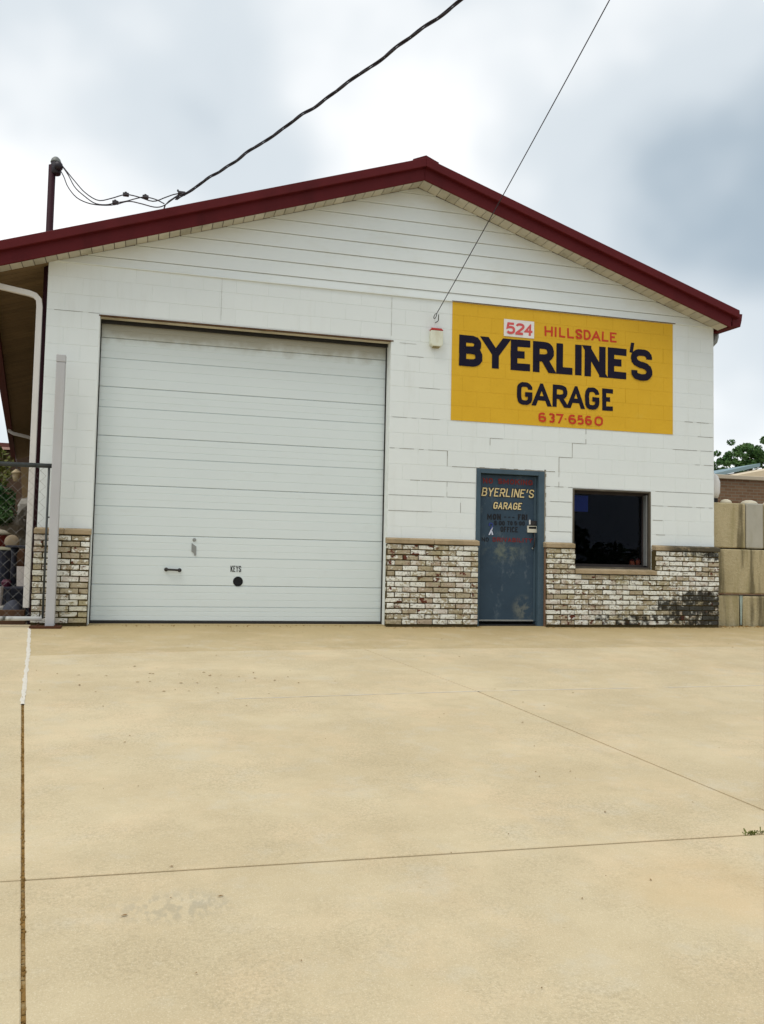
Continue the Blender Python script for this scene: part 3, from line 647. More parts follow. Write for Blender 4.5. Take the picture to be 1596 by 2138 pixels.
# downspouts
def rect_tube(P, wx, wy, name, mat, parent):
    mb = MB(); return mb.tube(P, wx/2*1.25, 6).build(name, mat, parent, smooth=False)
def downspout(P, a, b_, name):
    """rectangular pipe swept along P (a across, b_ deep)"""
    P = [Vector(p) for p in P]; vs = []; fs = []
    for i, p in enumerate(P):
        t = (P[min(i+1, len(P)-1)] - P[max(i-1, 0)]).normalized()
        nrm = Vector((0, 1, 0)); sd_ = t.cross(nrm).normalized(); n2 = sd_.cross(t).normalized()
        for q, (u_, v_) in enumerate(((-1, -1), (1, -1), (1, 1), (-1, 1))): vs.append(p + sd_*u_*a/2 + n2*v_*b_/2)
        if i: fs += [(4*i-4+q, 4*i-4+(q+1) % 4, 4*i+(q+1) % 4, 4*i+q) for q in range(4)]
    fs += [(3,2,1,0), tuple(4*(len(P)-1)+q for q in range(4))]
    return MB().add(vs, fs).build(name, M['gutter_white'], bld, bevel=.004)
DX = -.082
downspout([(-.66, .03, 3.93), (-.62, .03, 3.90), (-.50, .03, 3.872), (-.20, .03, 3.825), (-.135, .03, 3.805), (DX-.01, .03, 3.76), (DX, .03, 3.68), (DX, .03, 2.0), (DX, .03, .19)], .066, .05, 'downspout')
yy = 12.2
downspout([(-.66+SKEW*yy, yy, 3.93), (-.64+SKEW*yy, yy, 3.85), (-.55+SKEW*yy, yy, 3.80), (-.2+SKEW*yy, yy, 3.73), (-.1+SKEW*yy, yy, 3.68), (-.08+SKEW*yy, yy, 3.55), (-.08+SKEW*yy, yy, .2)], .08, .06, 'downspout')
MB().tube([(9.062, .15, 4.21), (9.062, .15, 4.15), (9.05, .16, 4.09), (9.00, .18, 4.03), (8.90, .24, 3.98)], .045, 10).build('downspout_elbow', M['steel'], bld, smooth=True)

# brick wainscot
ws = empty('brick_wainscot', parent=bld)
YF = -.10
for (x0, x1, z1) in [(-.02, OL-.004, 1.03), (4.14, 5.36, 1.03), (6.318, WL+.002, 1.03), (WL+.002, 7.925, .69), (7.925, 8.93, 1.03)]:
    MB().box(x0+.006, x1-.006, YF+.014, .004, -.04, z1).build('mortar_bed', M['mortar'], ws)
bricks = []
def lay(x0, x1, zmax=1.03, hole=None):
    for kq in range(15):
        z0 = .020 + .0672*kq
        x = x0 - (.1016 if kq % 2 else 0) - .0
        while x < x1 - .02:
            a_, b_ = max(x, x0), min(x+.2032, x1)
            x += .2032
            segs = [(a_, b_)]
            if hole and z0 + .05 > hole[2]:
                segs = [(p, q) for p, q in ((a_, min(b_, hole[0])), (max(a_, hole[1]), b_)) if q-p > .035]
            for p, q in segs:
                if q-p > .035: bricks.append((p, q, z0))
lay(-.02, OL-.004); lay(4.14, 5.36); lay(6.318, 8.93, hole=(WL+.002, 7.925, .69))
bcache = {}
rbk = random.Random(21)
for (p, q, z0) in bricks:
    wdt = round(q-p-.0135, 3)
    if wdt < .02: continue
    var = rbk.randrange(4); key = (wdt, var)
    if key not in bcache:
        mb = MB().box(0, wdt, 0, .09, 0, .0530); o = mb.build('brick', M['brick'], ws, bevel=.004)
        r2 = random.Random(var*100 + int(wdt*1000))
        for v in o.data.vertices: v.co += Vector((r2.uniform(-.0036, .0036), r2.uniform(-.003, .003), r2.uniform(-.0032, .0032)))
        bcache[key] = o.data
    else:
        o = bpy.data.objects.new('brick', bcache[key]); COL.objects.link(o); o.parent = ws
    o.location = (p+.006, YF + rbk.uniform(-.003, .003), z0+.007 + rbk.uniform(-.0012, .0012))
    o.rotation_euler = (0, rbk.uniform(-.006, .006), rbk.uniform(-.006, .006))
def cap(x0, x1):
    mb = MB().add([(x0, YF-.016, 1.036), (x1, YF-.016, 1.036), (x1, YF-.016, 1.092), (x0, YF-.016, 1.092), (x0, -.002, 1.036), (x1, -.002, 1.036), (x1, -.002, 1.112), (x0, -.002, 1.112)],
             [(0,1,2,3),(4,7,6,5),(0,4,5,1),(1,5,6,2),(2,6,7,3),(3,7,4,0)])
    return mb.build('stone_cap', M['cap'], ws, bevel=.006)
for x0, x1 in ((-.02, .30), (.304, OL+.002), (4.135, 4.75), (4.754, 5.366), (6.305, 6.722), (7.93, 8.42), (8.424, 8.94)): cap(x0, x1)
MB().box(7.928, 8.03, YF+.02, -.002, .77, 1.03).build('mortar_patch', M['mortar'], ws)

# vehicle door
gd = empty('garage_door', parent=bld)
gx0, gx1, gy = OL-.06, OR_+.04, .215
tops = [.035, .465, 1.059, 1.656, 2.242, 2.835, 3.428, 3.70]
heavy = [.205, .805, 1.398, 1.993, 2.586, 3.180, None]
for i in range(7):
    z0, z1, hv = tops[i]+.0014, tops[i+1]-.0014, heavy[i]
    P = [(z0, .010), (z0+.006, 0.0)]
    gr = []
    if hv: gr.append((hv, .011, .0055))
    segs = [z0] + ([hv] if hv else []) + [z1]
    for a_, b_ in zip(segs, segs[1:]):
        for t in (1/3, 2/3): gr.append((a_+(b_-a_)*t, .0028, .0040))
    for zc, dp, hw in sorted(gr): P += [(zc-hw, 0.0), (zc-hw*.4, dp), (zc+hw*.4, dp), (zc+hw, 0.0)]
    P += [(z1-.006, 0.0), (z1, .010)]
    n = len(P); mb = MB()
    vs = [(gx0, gy+d, z) for z, d in P] + [(gx1, gy+d, z) for z, d in P] + [(gx0, gy+.04, z0), (gx0, gy+.04, z1), (gx1, gy+.04, z0), (gx1, gy+.04, z1)]
    fs = [(j, j+n, j+n+1, j+1) for j in range(n-1)] + [(0, 2*n, 2*n+2, n), (n-1, 2*n-1, 2*n+3, 2*n+1), (2*n, 2*n+1, 2*n+3, 2*n+2)]
    mb.add(vs, fs).build('door_panel', M['door_white'], gd)
MB().box(gx0, gx1, gy+.022, gy+.05, .03, 3.70).build('door_backing', M['hole'], gd)
MB().box(OL+.002, OR_-.002, gy-.012, gy+.03, -.006, .034).build('bottom_seal', M['rubber'], gd, bevel=.008)
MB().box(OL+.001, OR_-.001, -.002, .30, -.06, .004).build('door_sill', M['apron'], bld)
# handle, lock, key drop
ga = lambda px, py: at(px, py, gy)
h0, h1 = ga(347, 1189), ga(375, 1190.5); hy = gy-.035
MB().tube([(h0.x, gy, h0.z), (h0.x, hy, h0.z), (h0.x+.012, hy-.006, h0.z), (h1.x-.012, hy-.006, h1.z), (h1.x, hy, h1.z), (h1.x, gy, h1.z)], .0125, 8).build('door_handle', M['black_metal'], gd, smooth=True)
hb = MB()
for h_ in (h0, h1): hb.lathe([(.024, 0), (.024, .006), (.015, .012)], (h_.x, gy, h_.z), 12, 'y')
hb.build('handle_base', M['black_metal'], gd)
lc = ga(406, 1127); MB().lathe([(.022, 0), (.022, .005), (.017, .011), (.006, .012)], (lc.x, gy, lc.z), 14, 'y').build('door_lock', M['steel'], gd)
lp = [ga(400.5, 1134), ga(400, 1151.5), ga(404.5, 1154.5), ga(406.5, 1161), ga(409.5, 1159), ga(410, 1141)]
MB().prism([(p.x, gy-.008, p.z) for p in lp], (0, .007, 0)).build('latch_plate', M['steel'], gd)
kc = ga(497, 1214); MB().lathe([(.060, 0), (.060, .006), (.052, .010), (.050, .004), (.002, .003)], (kc.x, gy, kc.z), 24, 'y').build('key_drop_hole', M['hole'], gd)
# head of the opening
MB().box(OL-.012, OR_+.030, -.007, .028, OH-.012, OH+.003).build('steel_lintel', M['rust'], bld)
MB().box(OL+.001, OR_-.001, .030, .112, OH-.020, OH-.003).build('head_trim', M['cream'], bld)
MB().box(OL+.001, OR_-.001, .150, .19, OH-.052, OH+.03).build('head_gap_shadow', M['rubber'], bld)  # black strip put in as the shadow of the gap above the door
for x0, x1 in ((OL+.0005, OL+.012), (OR_-.012, OR_-.0005)): MB().box(x0, x1, .188, .213, .004, OH-.055).build('side_seal', M['rubber'], bld)

# entry door
ed = empty('entry_door', parent=bld)
fr_ = MB(); fr_.box(DL+.002, DL+.058, -.012, .16, -.01, DH-.006); fr_.box(DR-.056, DR-.002+.03, -.012, .16, -.01, DH-.006); fr_.box(DL+.058, DR-.056, -.012, .16, DH-.066, DH-.006)
fr_.build('door_frame', M['frame_blue'], ed, bevel=.003)
rg = MB(); r4 = random.Random(9)
z = 1.12
while z < 2.06:
    h = r4.uniform(.02, .06); rg.box(DR+.029, DR+.042+r4.uniform(0, .012), -.009, .02, z, z+h); z += h
x = DL
while x < DR+.03:
    h = r4.uniform(.04, .1); rg.box(x, min(x+h, DR+.04), -.008, .02, DH-.007, DH+r4.uniform(.002, .010)); x += h
rg.build('ragged_mortar', M['crack'], ed)
LY = .065
MB().box(DL+.060, DR-.058, LY, LY+.045, .055, DH-.072).build('door_leaf', M['door_blue'], ed, bevel=.003)
MB().box(DR-.088, DR-.059, LY-.012, LY-.001, .06, DH-.075).build('door_stop', M['frame_blue'], ed, bevel=.002)
MB().box(DL+.062, DR-.060, LY-.010, LY-.001, .058, .078).build('door_sweep', M['steel'], ed, bevel=.002)
MB().box(DL+.004, DR-.004, LY-.02, LY+.1, -.02, .020).build('threshold', M['rubber'], ed)
MB().box(DR+.029, DR+.040, -.06, .03, -.01, 1.03).build('filler_strip', M['wood_filler'], ed)
da = lambda px, py: at(980+px*180/1596, 960+py*180/1596, LY)
p0, p1 = da(1072, 1345), da(1252, 1228)
kp = MB(); kp.box(p0.x, p1.x, LY-.022, LY-.001, p0.z, p0.z+.048); kp.box(p0.x, p0.x+.014, LY-.022, LY-.001, p0.z+.048, p1.z); kp.box(p1.x-.014, p1.x, LY-.022, LY-.001, p0.z+.048, p1.z); kp.box(p0.x+.014, p1.x-.014, LY-.022, LY-.001, p1.z-.010, p1.z)
kp.build('strike_plate', M['beige_plastic'], ed)
MB().box(p0.x+.0145, p1.x-.0145, LY-.012, LY-.001, p0.z+.0485, p1.z-.0105).build('strike_recess', M['hole'], ed)
q0, q1 = da(1105, 1200), da(1240, 1105)
MB().box(q0.x+.02, q1.x, LY-.03, LY-.001, q0.z-.005, q1.z-.02).build('lock_case', M['black_metal'], ed, bevel=.004)
MB().box(q0.x, q0.x+.014, LY-.026, LY-.001, q0.z, q1.z-.01).build('lock_trim', M['plate'], ed, bevel=.003)
k0, k1 = da(1192, 1405), da(1170, 1640)
MB().tube([(k0.x, LY-.002, k0.z+.03), (k0.x, LY-.04, k0.z), (k0.x-.004, LY-.045, (k0.z+k1.z)/2), (k0.x-.008, LY-.04, k1.z+.02), (k0.x-.008, LY-.002, k1.z)], .009, 8).build('door_handle', M['black_metal'], ed, smooth=True)
MB().lathe([(.012, 0), (.012, .012), (.004, .016)], (k1.x, LY-.002, k1.z), 10, 'y').build('door_knob', M['steel'], ed)

# window
wn = empty('office_window', parent=bld)
f = MB(); t = .022
f.box(WL, WL+t, -.004, .03, WB, WT); f.box(WR-t, WR, -.004, .03, WB, WT); f.box(WL+t, WR-t, -.006, .03, WT-t, WT); f.box(WL+t, WR-t, -.006, .03, WB, WB+t)
f.build('outer_frame', M['wood_grey'], wn)
f = MB(); f.box(WL, WL+.03, .031, .16, WB, WT); f.box(WR-.03, WR, .031, .16, WB, WT); f.box(WL+.03, WR-.03, .031, .16, WT-.03, WT); f.box(WL+.03, WR-.03, .031, .16, WB, WB+.03)
f.build('window_jamb', M['wood_dark'], wn)
f = MB(); a0, a1, b0, b1 = WL+.03, WR-.03, WB+.03, WT-.03; t = .03
f.box(a0, a0+t, .115, .15, b0, b1); f.box(a1-t, a1, .115, .15, b0, b1); f.box(a0+t, a1-t, .115, .15, b1-t, b1); f.box(a0+t, a1-t, .115, .15, b0, b0+t)
f.build('sash', M['wood_dark'], wn)
MB().box(a0+t-.005, a1-t+.005, .130, .136, b0+t-.005, b1-t+.005).build('pane', M['glass'], wn)
MB().box(WR-.047, WR-.031, .036, .110, WB+.05, WT-.05).build('screen_track', M['steel'], wn)
MB().add([(6.728, YF-.03, .700), (7.935, YF-.03, .700), (7.935, YF-.03, .752), (6.728, YF-.03, .752), (6.728, -.001, .700), (7.935, -.001, .700), (7.935, -.001, .772), (6.728, -.001, .772)],
         [(0,1,2,3),(4,7,6,5),(0,4,5,1),(1,5,6,2),(2,6,7,3),(3,7,4,0)]).build('stone_sill', M['cap'], wn, bevel=.005)

# ------------------------------------------------------------------ lettering
def ch(x0, y0, x1, y1, c=.22):   # chamfered closed ring
    return [(x0+c, y0), (x1-c, y0), (x1, y0+c*.8), (x1, y1-c*.8), (x1-c, y1), (x0+c, y1), (x0, y1-c*.8), (x0, y0+c*.8), (x0+c, y0)]
GL = {
 'A': [[(0,0),(.5,1),(1,0)], [(.2,.30),(.8,.30)]],
 'B': [[(0,.53),(0,1),(.72,1),(.92,.88),(.92,.66),(.72,.53),(0,.53)], [(0,.53),(0,0),(.78,0),(1,.13),(1,.40),(.78,.53),(.4,.53)]],
 'C': [[(1,.78),(.97,.86),(.75,1),(.25,1),(0,.82),(0,.18),(.25,0),(.75,0),(.97,.14),(1,.22)]],
 'D': [[(0,0),(0,1),(.65,1),(1,.76),(1,.24),(.65,0),(0,0)]],
 'E': [[(1,1),(0,1),(0,0),(1,0)], [(0,.52),(.85,.52)]],
 'F': [[(1,1),(0,1),(0,0)], [(0,.52),(.85,.52)]],
 'G': [[(1,.72),(1,.84),(.78,1),(.22,1),(0,.84),(0,.16),(.22,0),(.78,0),(1,.16),(1,.45),(.52,.45)]],
 'H': [[(0,0),(0,1)], [(1,0),(1,1)], [(0,.5),(1,.5)]],
 'I': [[(.5,0),(.5,1)]],
 'K': [[(0,0),(0,1)], [(1,1),(.08,.42)], [(.35,.58),(1,0)]],
 'L': [[(0,1),(0,0),(1,0)]],
 'M': [[(0,0),(0,1),(.5,.25),(1,1),(1,0)]],
 'N': [[(0,0),(0,1)], [(0,1),(1,0)], [(1,0),(1,1)]],
 'O': [ch(0,0,1,1,.26)], '0': [ch(0,0,1,1,.26)],
 'R': [[(0,0),(0,1),(.75,1),(1,.87),(1,.60),(.75,.46),(0,.46)], [(.52,.46),(1,0)]],
 'S': [[(1,.74),(1,.86),(.80,1),(.20,1),(0,.86),(0,.68),(.20,.54),(.80,.46),(1,.32),(1,.14),(.80,0),(.20,0),(0,.14),(0,.26)]],
 'T': [[(0,1),(1,1)], [(.5,1),(.5,0)]],
 'V': [[(0,1),(.5,0),(1,1)]],
 'Y': [[(0,1),(.5,.45),(1,1)], [(.5,.45),(.5,0)]],
 "'": [[(.72,1),(.40,.62)]],
 '2': [[(0,.80),(.05,.90),(.25,1),(.75,1),(1,.86),(1,.64),(0,.04),(0,0),(1,0)]],
 '3': [[(0,.86),(.2,1),(.75,1),(1,.87),(1,.66),(.75,.53),(.35,.53)], [(.75,.53),(1,.40),(1,.14),(.75,0),(.2,0),(0,.14)]],
 '4': [[(.75,0),(.75,1),(0,.32),(1,.32)]],
 '5': [[(.95,1),(.08,1),(0,.55),(.25,.62),(.75,.62),(1,.48),(1,.15),(.75,0),(.2,0),(0,.14)]],
 '6': [[(.92,.88),(.72,1),(.28,1),(0,.80),(0,.18),(.28,0),(.72,0),(1,.16),(1,.42),(.72,.56),(.28,.56),(0,.42)]],
 '7': [[(0,1),(1,1),(.35,0)]],
 '8': [ch(.06,.53,.94,1,.22), ch(0,0,1,.53,.22)],
 '-': [[(.05,.5),(.95,.5)]], '.': [[(.5,.42),(.5,.58)]], ':': [[(.5,.22),(.5,.30)], [(.5,.70),(.5,.78)]],
}
def soften(st):
    """round off the shallow corners of a stroke, keep the square ones"""
    for it in range(2):
        P = [Vector(p) for p in st]; n = len(P); closed = (P[0]-P[-1]).length < 1e-6; out_ = []
        if closed: P = P[:-1]; n -= 1
        for i in range(n):
            if not closed and i in (0, n-1): out_.append(P[i]); continue
            a_, c_ = P[i-1], P[(i+1) % n]; d1, d2 = (P[i]-a_), (c_-P[i])
            ang = d1.angle(d2) if d1.length > 1e-6 and d2.length > 1e-6 else 0
            if .12 < ang < 1.22: out_ += [P[i]-d1*.25, P[i]+d2*.25]
            else: out_.append(P[i])
        if closed: out_.append(out_[0].copy())
        st = [tuple(p) for p in out_]
    return st
def glyph(mb, chr_, x0, x1, z0, z1, h, y, shear=0.0, jit=0.0):
    """strokes of width h filling the cell, as flat paint in the plane y"""
    mb.k = 0
    rj = random.Random(hash_(chr_) + int(x0*1000))
    W_, H_ = x1-x0, z1-z0; hh = h/2
    def mp_(p): return Vector((hh + p[0]*max(W_-h, 0) if W_ > h*1.05 else W_/2, hh + p[1]*(H_-h)))
    for si, st in enumerate(GL[chr_]):
        st = soften(st)
        pts = [mp_(p) + Vector((rj.uniform(-jit, jit), rj.uniform(-jit, jit))) for p in st]
        closed = (Vector(st[0])-Vector(st[-1])).length < 1e-6
        if closed: pts = pts[:-1]
        else:
            for e_, nb_ in (() if chr_ in 'CGS2356' else ((0, 1), (-1, -2))):
                if not (st[e_][1] in (0, 1) or (st[e_][0] in (0, 1) and abs(st[e_][1]-st[nb_][1]) < .05)): continue
                d = (pts[e_]-pts[nb_]).normalized()
                diag = min(abs(d.x), abs(d.y)) > .15
                pts[e_] = pts[e_] + d*(h*1.0 if diag else hh)
        n = len(pts); Lf = []; Rt = []
        for i in range(n):
            if closed: a_, b_ = pts[i-1], pts[(i+1) % n]
            else: a_, b_ = (pts[i-1] if i else None), (pts[i+1] if i < n-1 else None)
            d1 = (pts[i]-a_).normalized() if a_ is not None else None; d2 = (b_-pts[i]).normalized() if b_ is not None else None
            if d1 is None: d1 = d2
            if d2 is None: d2 = d1
            n1 = Vector((-d1.y, d1.x)); n2 = Vector((-d2.y, d2.x)); mm = (n1+n2)
            mm = mm.normalized() if mm.length > 1e-4 else n1
            kk = hh/max(mm.dot(n1), .42)
            Lf.append(pts[i]+mm*kk); Rt.append(pts[i]-mm*kk)
        rng = range(n) if closed else range(n-1)
        for i in rng:
            yo = y - .0002*mb.k; mb.k += 1
            j = (i+1) % n
            poly = [Rt[i], Rt[j], Lf[j], Lf[i]]
            for lim, sgn in ((0.0, 1), (H_, -1)):      # clip to the letter's height
                outp = []
                for a_, b_ in zip(poly, poly[1:]+poly[:1]):
                    ia, ib = (a_.y-lim)*sgn >= -1e-9, (b_.y-lim)*sgn >= -1e-9
                    if ia: outp.append(a_)
                    if ia != ib: outp.append(a_.lerp(b_, (lim-a_.y)/(b_.y-a_.y)))
                poly = outp
                if len(poly) < 3: break
            if len(poly) >= 3:
                mb.add([(x0 + p.x + shear*p.y, yo, z0 + p.y) for p in poly], [tuple(range(len(poly)))])
def hash_(c): return sum(ord(q)*31 for q in c)
def letters(txt, cells, z0, z1, h, y, mat, parent, name='lettering', shear=0.0, jit=0.0, zslope=0.0):
    mb = MB()
    for c_, (a_, b_) in zip(txt, cells):
        dz = zslope*((a_+b_)/2 - cells[0][0])
        glyph(mb, c_, a_, b_, z0+dz*0.0, z1+dz, h, y, shear, jit)
    return mb.build(name, mat, parent)
def cells_for(txt, x0, x1, gap=.22, narrow={'I': .34, "'": .4, '.': .5, ':': .42, ' ': .7, '1': .5, '-': .7, 'L': .85, 'E': .9, 'F': .85, 'M': 1.25}):
    ws_ = [narrow.get(c_, 1.0) for c_ in txt]; tot = sum(ws_) + gap*(len(txt)-1); u = (x1-x0)/tot; x = x0; out_ = []
    for w0 in ws_: out_.append((x, x+w0*u)); x += (w0+gap)*u
    return out_
def text(txt, x0, x1, z0, z1, h, y, mat, parent, name='lettering', shear=0.0, jit=0.0, gap=.22):
    cs = cells_for(txt, x0, x1, gap); keep = [(c_, q) for c_, q in zip(txt, cs) if c_ != ' ']
    return letters([k_[0] for k_ in keep], [k_[1] for k_ in keep], z0, z1, h, y, mat, parent, name, shear, jit)

text('KEYS', 2.229, 2.358, .638, .714, .0095, gy-.002, M['door_black'], gd, jit=.001, gap=.18)
DY = LY-.003
text('NO SMOKING', 5.468, 6.175, 1.862, 1.934, .0175, DY, M['door_red'], ed, jit=.001)
for off, hh_, mat_, yo in ((.008, .030, M['door_black'], 0), (0, .0155, M['door_cream'], -.002)):
    text("BYERLINE'S", 5.447-off, 6.185+off*.5, 1.694-off, 1.806+off, hh_, DY+yo, mat_, ed, shear=.17, jit=.0015)
    text('GARAGE', 5.612-off, 6.012+off*.5, 1.530-off, 1.622+off, hh_, DY+yo, mat_, ed, shear=.17, jit=.0015)
text('MON', 5.533, 5.727, 1.386, 1.464, .0185, DY, M['door_black'], ed)
for i in range(3): text('-', 5.766+.058*i, 5.810+.058*i, 1.390, 1.464, .011, DY, M['door_black'], ed)
text('FRI', 5.970, 6.104, 1.396, 1.472, .0185, DY, M['door_black'], ed)
text('8:00', 5.630, 5.783, 1.314, 1.374, .0120, DY, M['door_black'], ed, gap=.16); text('TO', 5.820, 5.893, 1.320, 1.376, .0120, DY, M['door_black'], ed); text('5:00', 5.920, 6.068, 1.322, 1.378, .0120, DY, M['door_black'], ed, gap=.16)
text('OFFICE', 5.722, 5.970, 1.229, 1.300, .0130, DY, M['door_black'], ed)
text('NO', 5.462, 5.560, 1.096, 1.150, .010, DY, M['door_black'], ed)
text('DRIVABILITY', 5.615, 6.180, 1.098, 1.155, .0125, DY, M['door_red'], ed)
rbn = MB(); rb0 = [(5.555, 1.185), (5.575, 1.185), (5.612, 1.265), (5.615, 1.300), (5.600, 1.300), (5.590, 1.262)]
rbn.add([(x, DY, z) for x, z in rb0], [tuple(range(6))]); rbn.add([(x, DY-.0006, z) for x, z in [(5.602, 1.185), (5.622, 1.188), (5.607, 1.235), (5.590, 1.250)]], [(0,1,2,3)])
rbn.build('ribbon_sticker', M['ribbon_white'], ed)
rbb = MB(); rbb.tube([(5.568, DY, 1.300), (5.562, DY, 1.318), (5.570, DY, 1.335), (5.588, DY, 1.340), (5.606, DY, 1.333), (5.612, DY, 1.315), (5.606, DY, 1.292), (5.585, DY, 1.262)], .0075, 5)
rbb.build('ribbon_loop', M['ribbon_blue'], ed)

# big painted wall sign
SX0, SX1, SZ0, SZ1 = 4.984, 8.258, 2.661, 4.222
sign = empty('painted_wall_sign', 'large yellow wall sign with black garage name and red phone number', 'sign')
MB().box(SX0, SX1, -.0035, -.0025, SZ0, SZ1).build('sign_ground', M['yellow_joint'], sign)
tiles = MB()
for kk in range(-2, 12):
    z0 = 2.055 + BC*kk; ph = 4.945 if kk % 2 == 0 else 4.743
    for i in range(0, 12):
        a_, b_ = max(ph+BP*i, SX0), min(ph+BP*(i+1), SX1); c_, d_ = max(z0, SZ0), min(z0+BC, SZ1)
        if b_-a_ < .01 or d_-c_ < .01: continue
        gq = .0011
        ea, eb = (0 if a_ == SX0 else gq), (0 if b_ == SX1 else gq); ec, ef = (0 if c_ == SZ0 else gq), (0 if d_ == SZ1 else gq)
        tiles.box(a_+ea, b_-eb, -.0055, -.0036, c_+ec, d_-ef)
tiles.build('yellow_paint', M['yellow'], sign)
sc_ = MB()
def scrack(P, h=.0035):
    for (xa, za), (xb, zb) in zip(P, P[1:]):
        if abs(xb-xa) > abs(zb-za): sc_.box(min(xa, xb), max(xa, xb), -.0062, -.0056, za-h, za+h)
        else: sc_.box(xa-h, xa+h, -.0062, -.0056, min(za, zb), max(za, zb))
scrack([(6.93, 2.662), (6.93, 2.70), (7.11, 2.70), (7.11, 2.855), (7.32, 2.855), (7.32, 3.055), (7.52, 3.055), (7.52, 3.255), (7.71, 3.255)], .0025)
scrack([(7.9, 3.655), (8.10, 3.655), (8.10, 3.855), (8.25, 3.855)], .0025); scrack([(7.2, 3.255), (7.5, 3.255)], .002); scrack([(7.9, 3.055), (8.25, 3.055)], .002)
sc_.build('sign_crack', M['yellow_joint'], sign)
MB().box(SX0-.01, SX1+.03, -.0235, -.0205, SZ1+.002, SZ1+.013).build('sign_top_edge', M['rust'], sign)
LYS = -.0085
by = [(5.085, 5.408), (5.418, 5.772), (5.809, 6.090), (6.131, 6.437), (6.472, 6.716), (6.742, 6.862), (6.894, 7.210), (7.247, 7.530), (7.555, 7.640), (7.600, 7.930)]
letters("BYERLINE", by[:8], 3.383, 3.796, .098, LYS, M['ink'], sign, jit=.003, zslope=.006)
letters("'", [(7.552, 7.665)], 3.55, 3.905, .052, LYS, M['ink'], sign)
letters("S", [by[9]], 3.383, 3.822, .092, LYS, M['ink'], sign, jit=.003)
letters('GARAGE', [(5.905, 6.126), (6.128, 6.396), (6.423, 6.640), (6.642, 6.892), (6.902, 7.116), (7.163, 7.327)], 2.928, 3.234, .062, LYS, M['ink'], sign, jit=.003)
letters('HILLSDALE', [(6.297, 6.419), (6.436, 6.486), (6.508, 6.605), (6.632, 6.734), (6.756, 6.853), (6.877, 6.984), (6.999, 7.132), (7.153, 7.255), (7.277, 7.379)], 3.884, 4.022, .027, LYS, M['red_ink'], sign, jit=.003)
ph = [(6.219, 6.331), (6.369, 6.455), (6.479, 6.584), (6.599, 6.635), (6.659, 6.773), (6.794, 6.885), (6.906, 7.006), (7.046, 7.174)]
letters('637.6560', ph, 2.711, 2.842, .026, LYS, M['red_ink'], sign, jit=.003)
MB().box(5.708, 6.142, -.0145, -.0095, 3.832, 4.062).build('number_plate', M['plate'], sign)
letters('524', [(5.738, 5.862), (5.868, 5.994), (6.000, 6.114)], 3.864, 4.021, .032, -.0165, M['pink_red'], sign, 'numerals', shear=.06)

# ------------------------------------------------------------------ alarm box on the wall
ab = empty('alarm_box', 'small white siren box with red top on wall left of the yellow sign', 'alarm box')
MB().prism([(4.672, -.001, 3.625), (4.672, -.001, 3.805), (4.840, -.001, 3.805), (4.840, -.001, 3.625), (4.812, -.001, 3.600), (4.700, -.001, 3.600)], (0, -.075, 0)).build('cover', M['alarm_white'], ab, bevel=.008, seg=2)
MB().add([(4.672, -.078, 3.808), (4.842, -.078, 3.808), (4.842, 0, 3.808), (4.672, 0, 3.808), (4.690, -.052, 3.842), (4.826, -.052, 3.842), (4.826, 0, 3.842), (4.690, 0, 3.842)],
         [(0,3,2,1),(4,5,6,7),(0,1,5,4),(1,2,6,5),(2,3,7,6),(3,0,4,7)]).build('lid', M['alarm_red'], ab, bevel=.004)
MB().box(4.712, 4.800, -.06, -.002, 3.587, 3.599).build('base', M['alarm_base'], ab)

# ------------------------------------------------------------------ wires
ey = empty('wall_hook', 'dark iron screw hook in the wall above the siren box', 'hook')
hk = MB(); a_ = at(912, 672, -.02)
hk.tube([(a_.x-.006, .004, a_.z-.004), (a_.x-.006, -.02, a_.z-.004), (a_.x+.012, -.028, a_.z+.004), (a_.x+.020, -.034, a_.z+.022), (a_.x+.016, -.05, a_.z+.055), (a_.x+.010, -.07, a_.z+.085)], .006, 6)
hk.build('hook', M['black_metal'], ey, smooth=True)
WA = at(911, 660, -.09)
lo = MB(); rg_ = []
for i in range(15):
    th = 2*math.pi*i/14; rg_.append((WA.x-.012 + .015*math.cos(th) - .012*math.sin(th)*-1, WA.y, WA.z + .034*math.sin(th)))
lo.tube(rg_, .005, 6); lo.build('loop', M['black_metal'], ey, smooth=True)
W1 = at(1273, 0, -4.0)
W0 = Vector((WA.x+.004, WA.y, WA.z+.03))
pts = []
for i in range(29):
    t = i/14; p = W0.lerp(W1, t) ; p.z -= .10*4*t*(1-t)*(.25 if t <= 1 else .25); pts.append(p)
tag(MB().tube(pts, .0052, 6).build('guy_wire', M['cable'], None, smooth=True), 'thin straight steel wire rising from the wall hook out over the drive', 'wire')

# service drop
cabpx = [(355, 420), (378, 402), (400, 397), (430, 377), (480, 345), (520, 317), (560, 290), (610, 257), (650, 228), (700, 195), (750, 160), (800, 125), (850, 85), (900, 45), (955, 0)]
pa, pb = at(343, 434, -.35), at(955, 0, -4.3); nrm = (pb-pa).cross(Vector((0, 0, 1)))
path = []
for px, py in cabpx:
    d = FW + RX*((px-PW/2)/FPX) - UY*((py-PH/2)/FPX); path.append(CAM + d*((pa-CAM).dot(nrm)/d.dot(nrm)))
base = [Vector((pa.x, pa.y, pa.z+.015))] + path[2:]
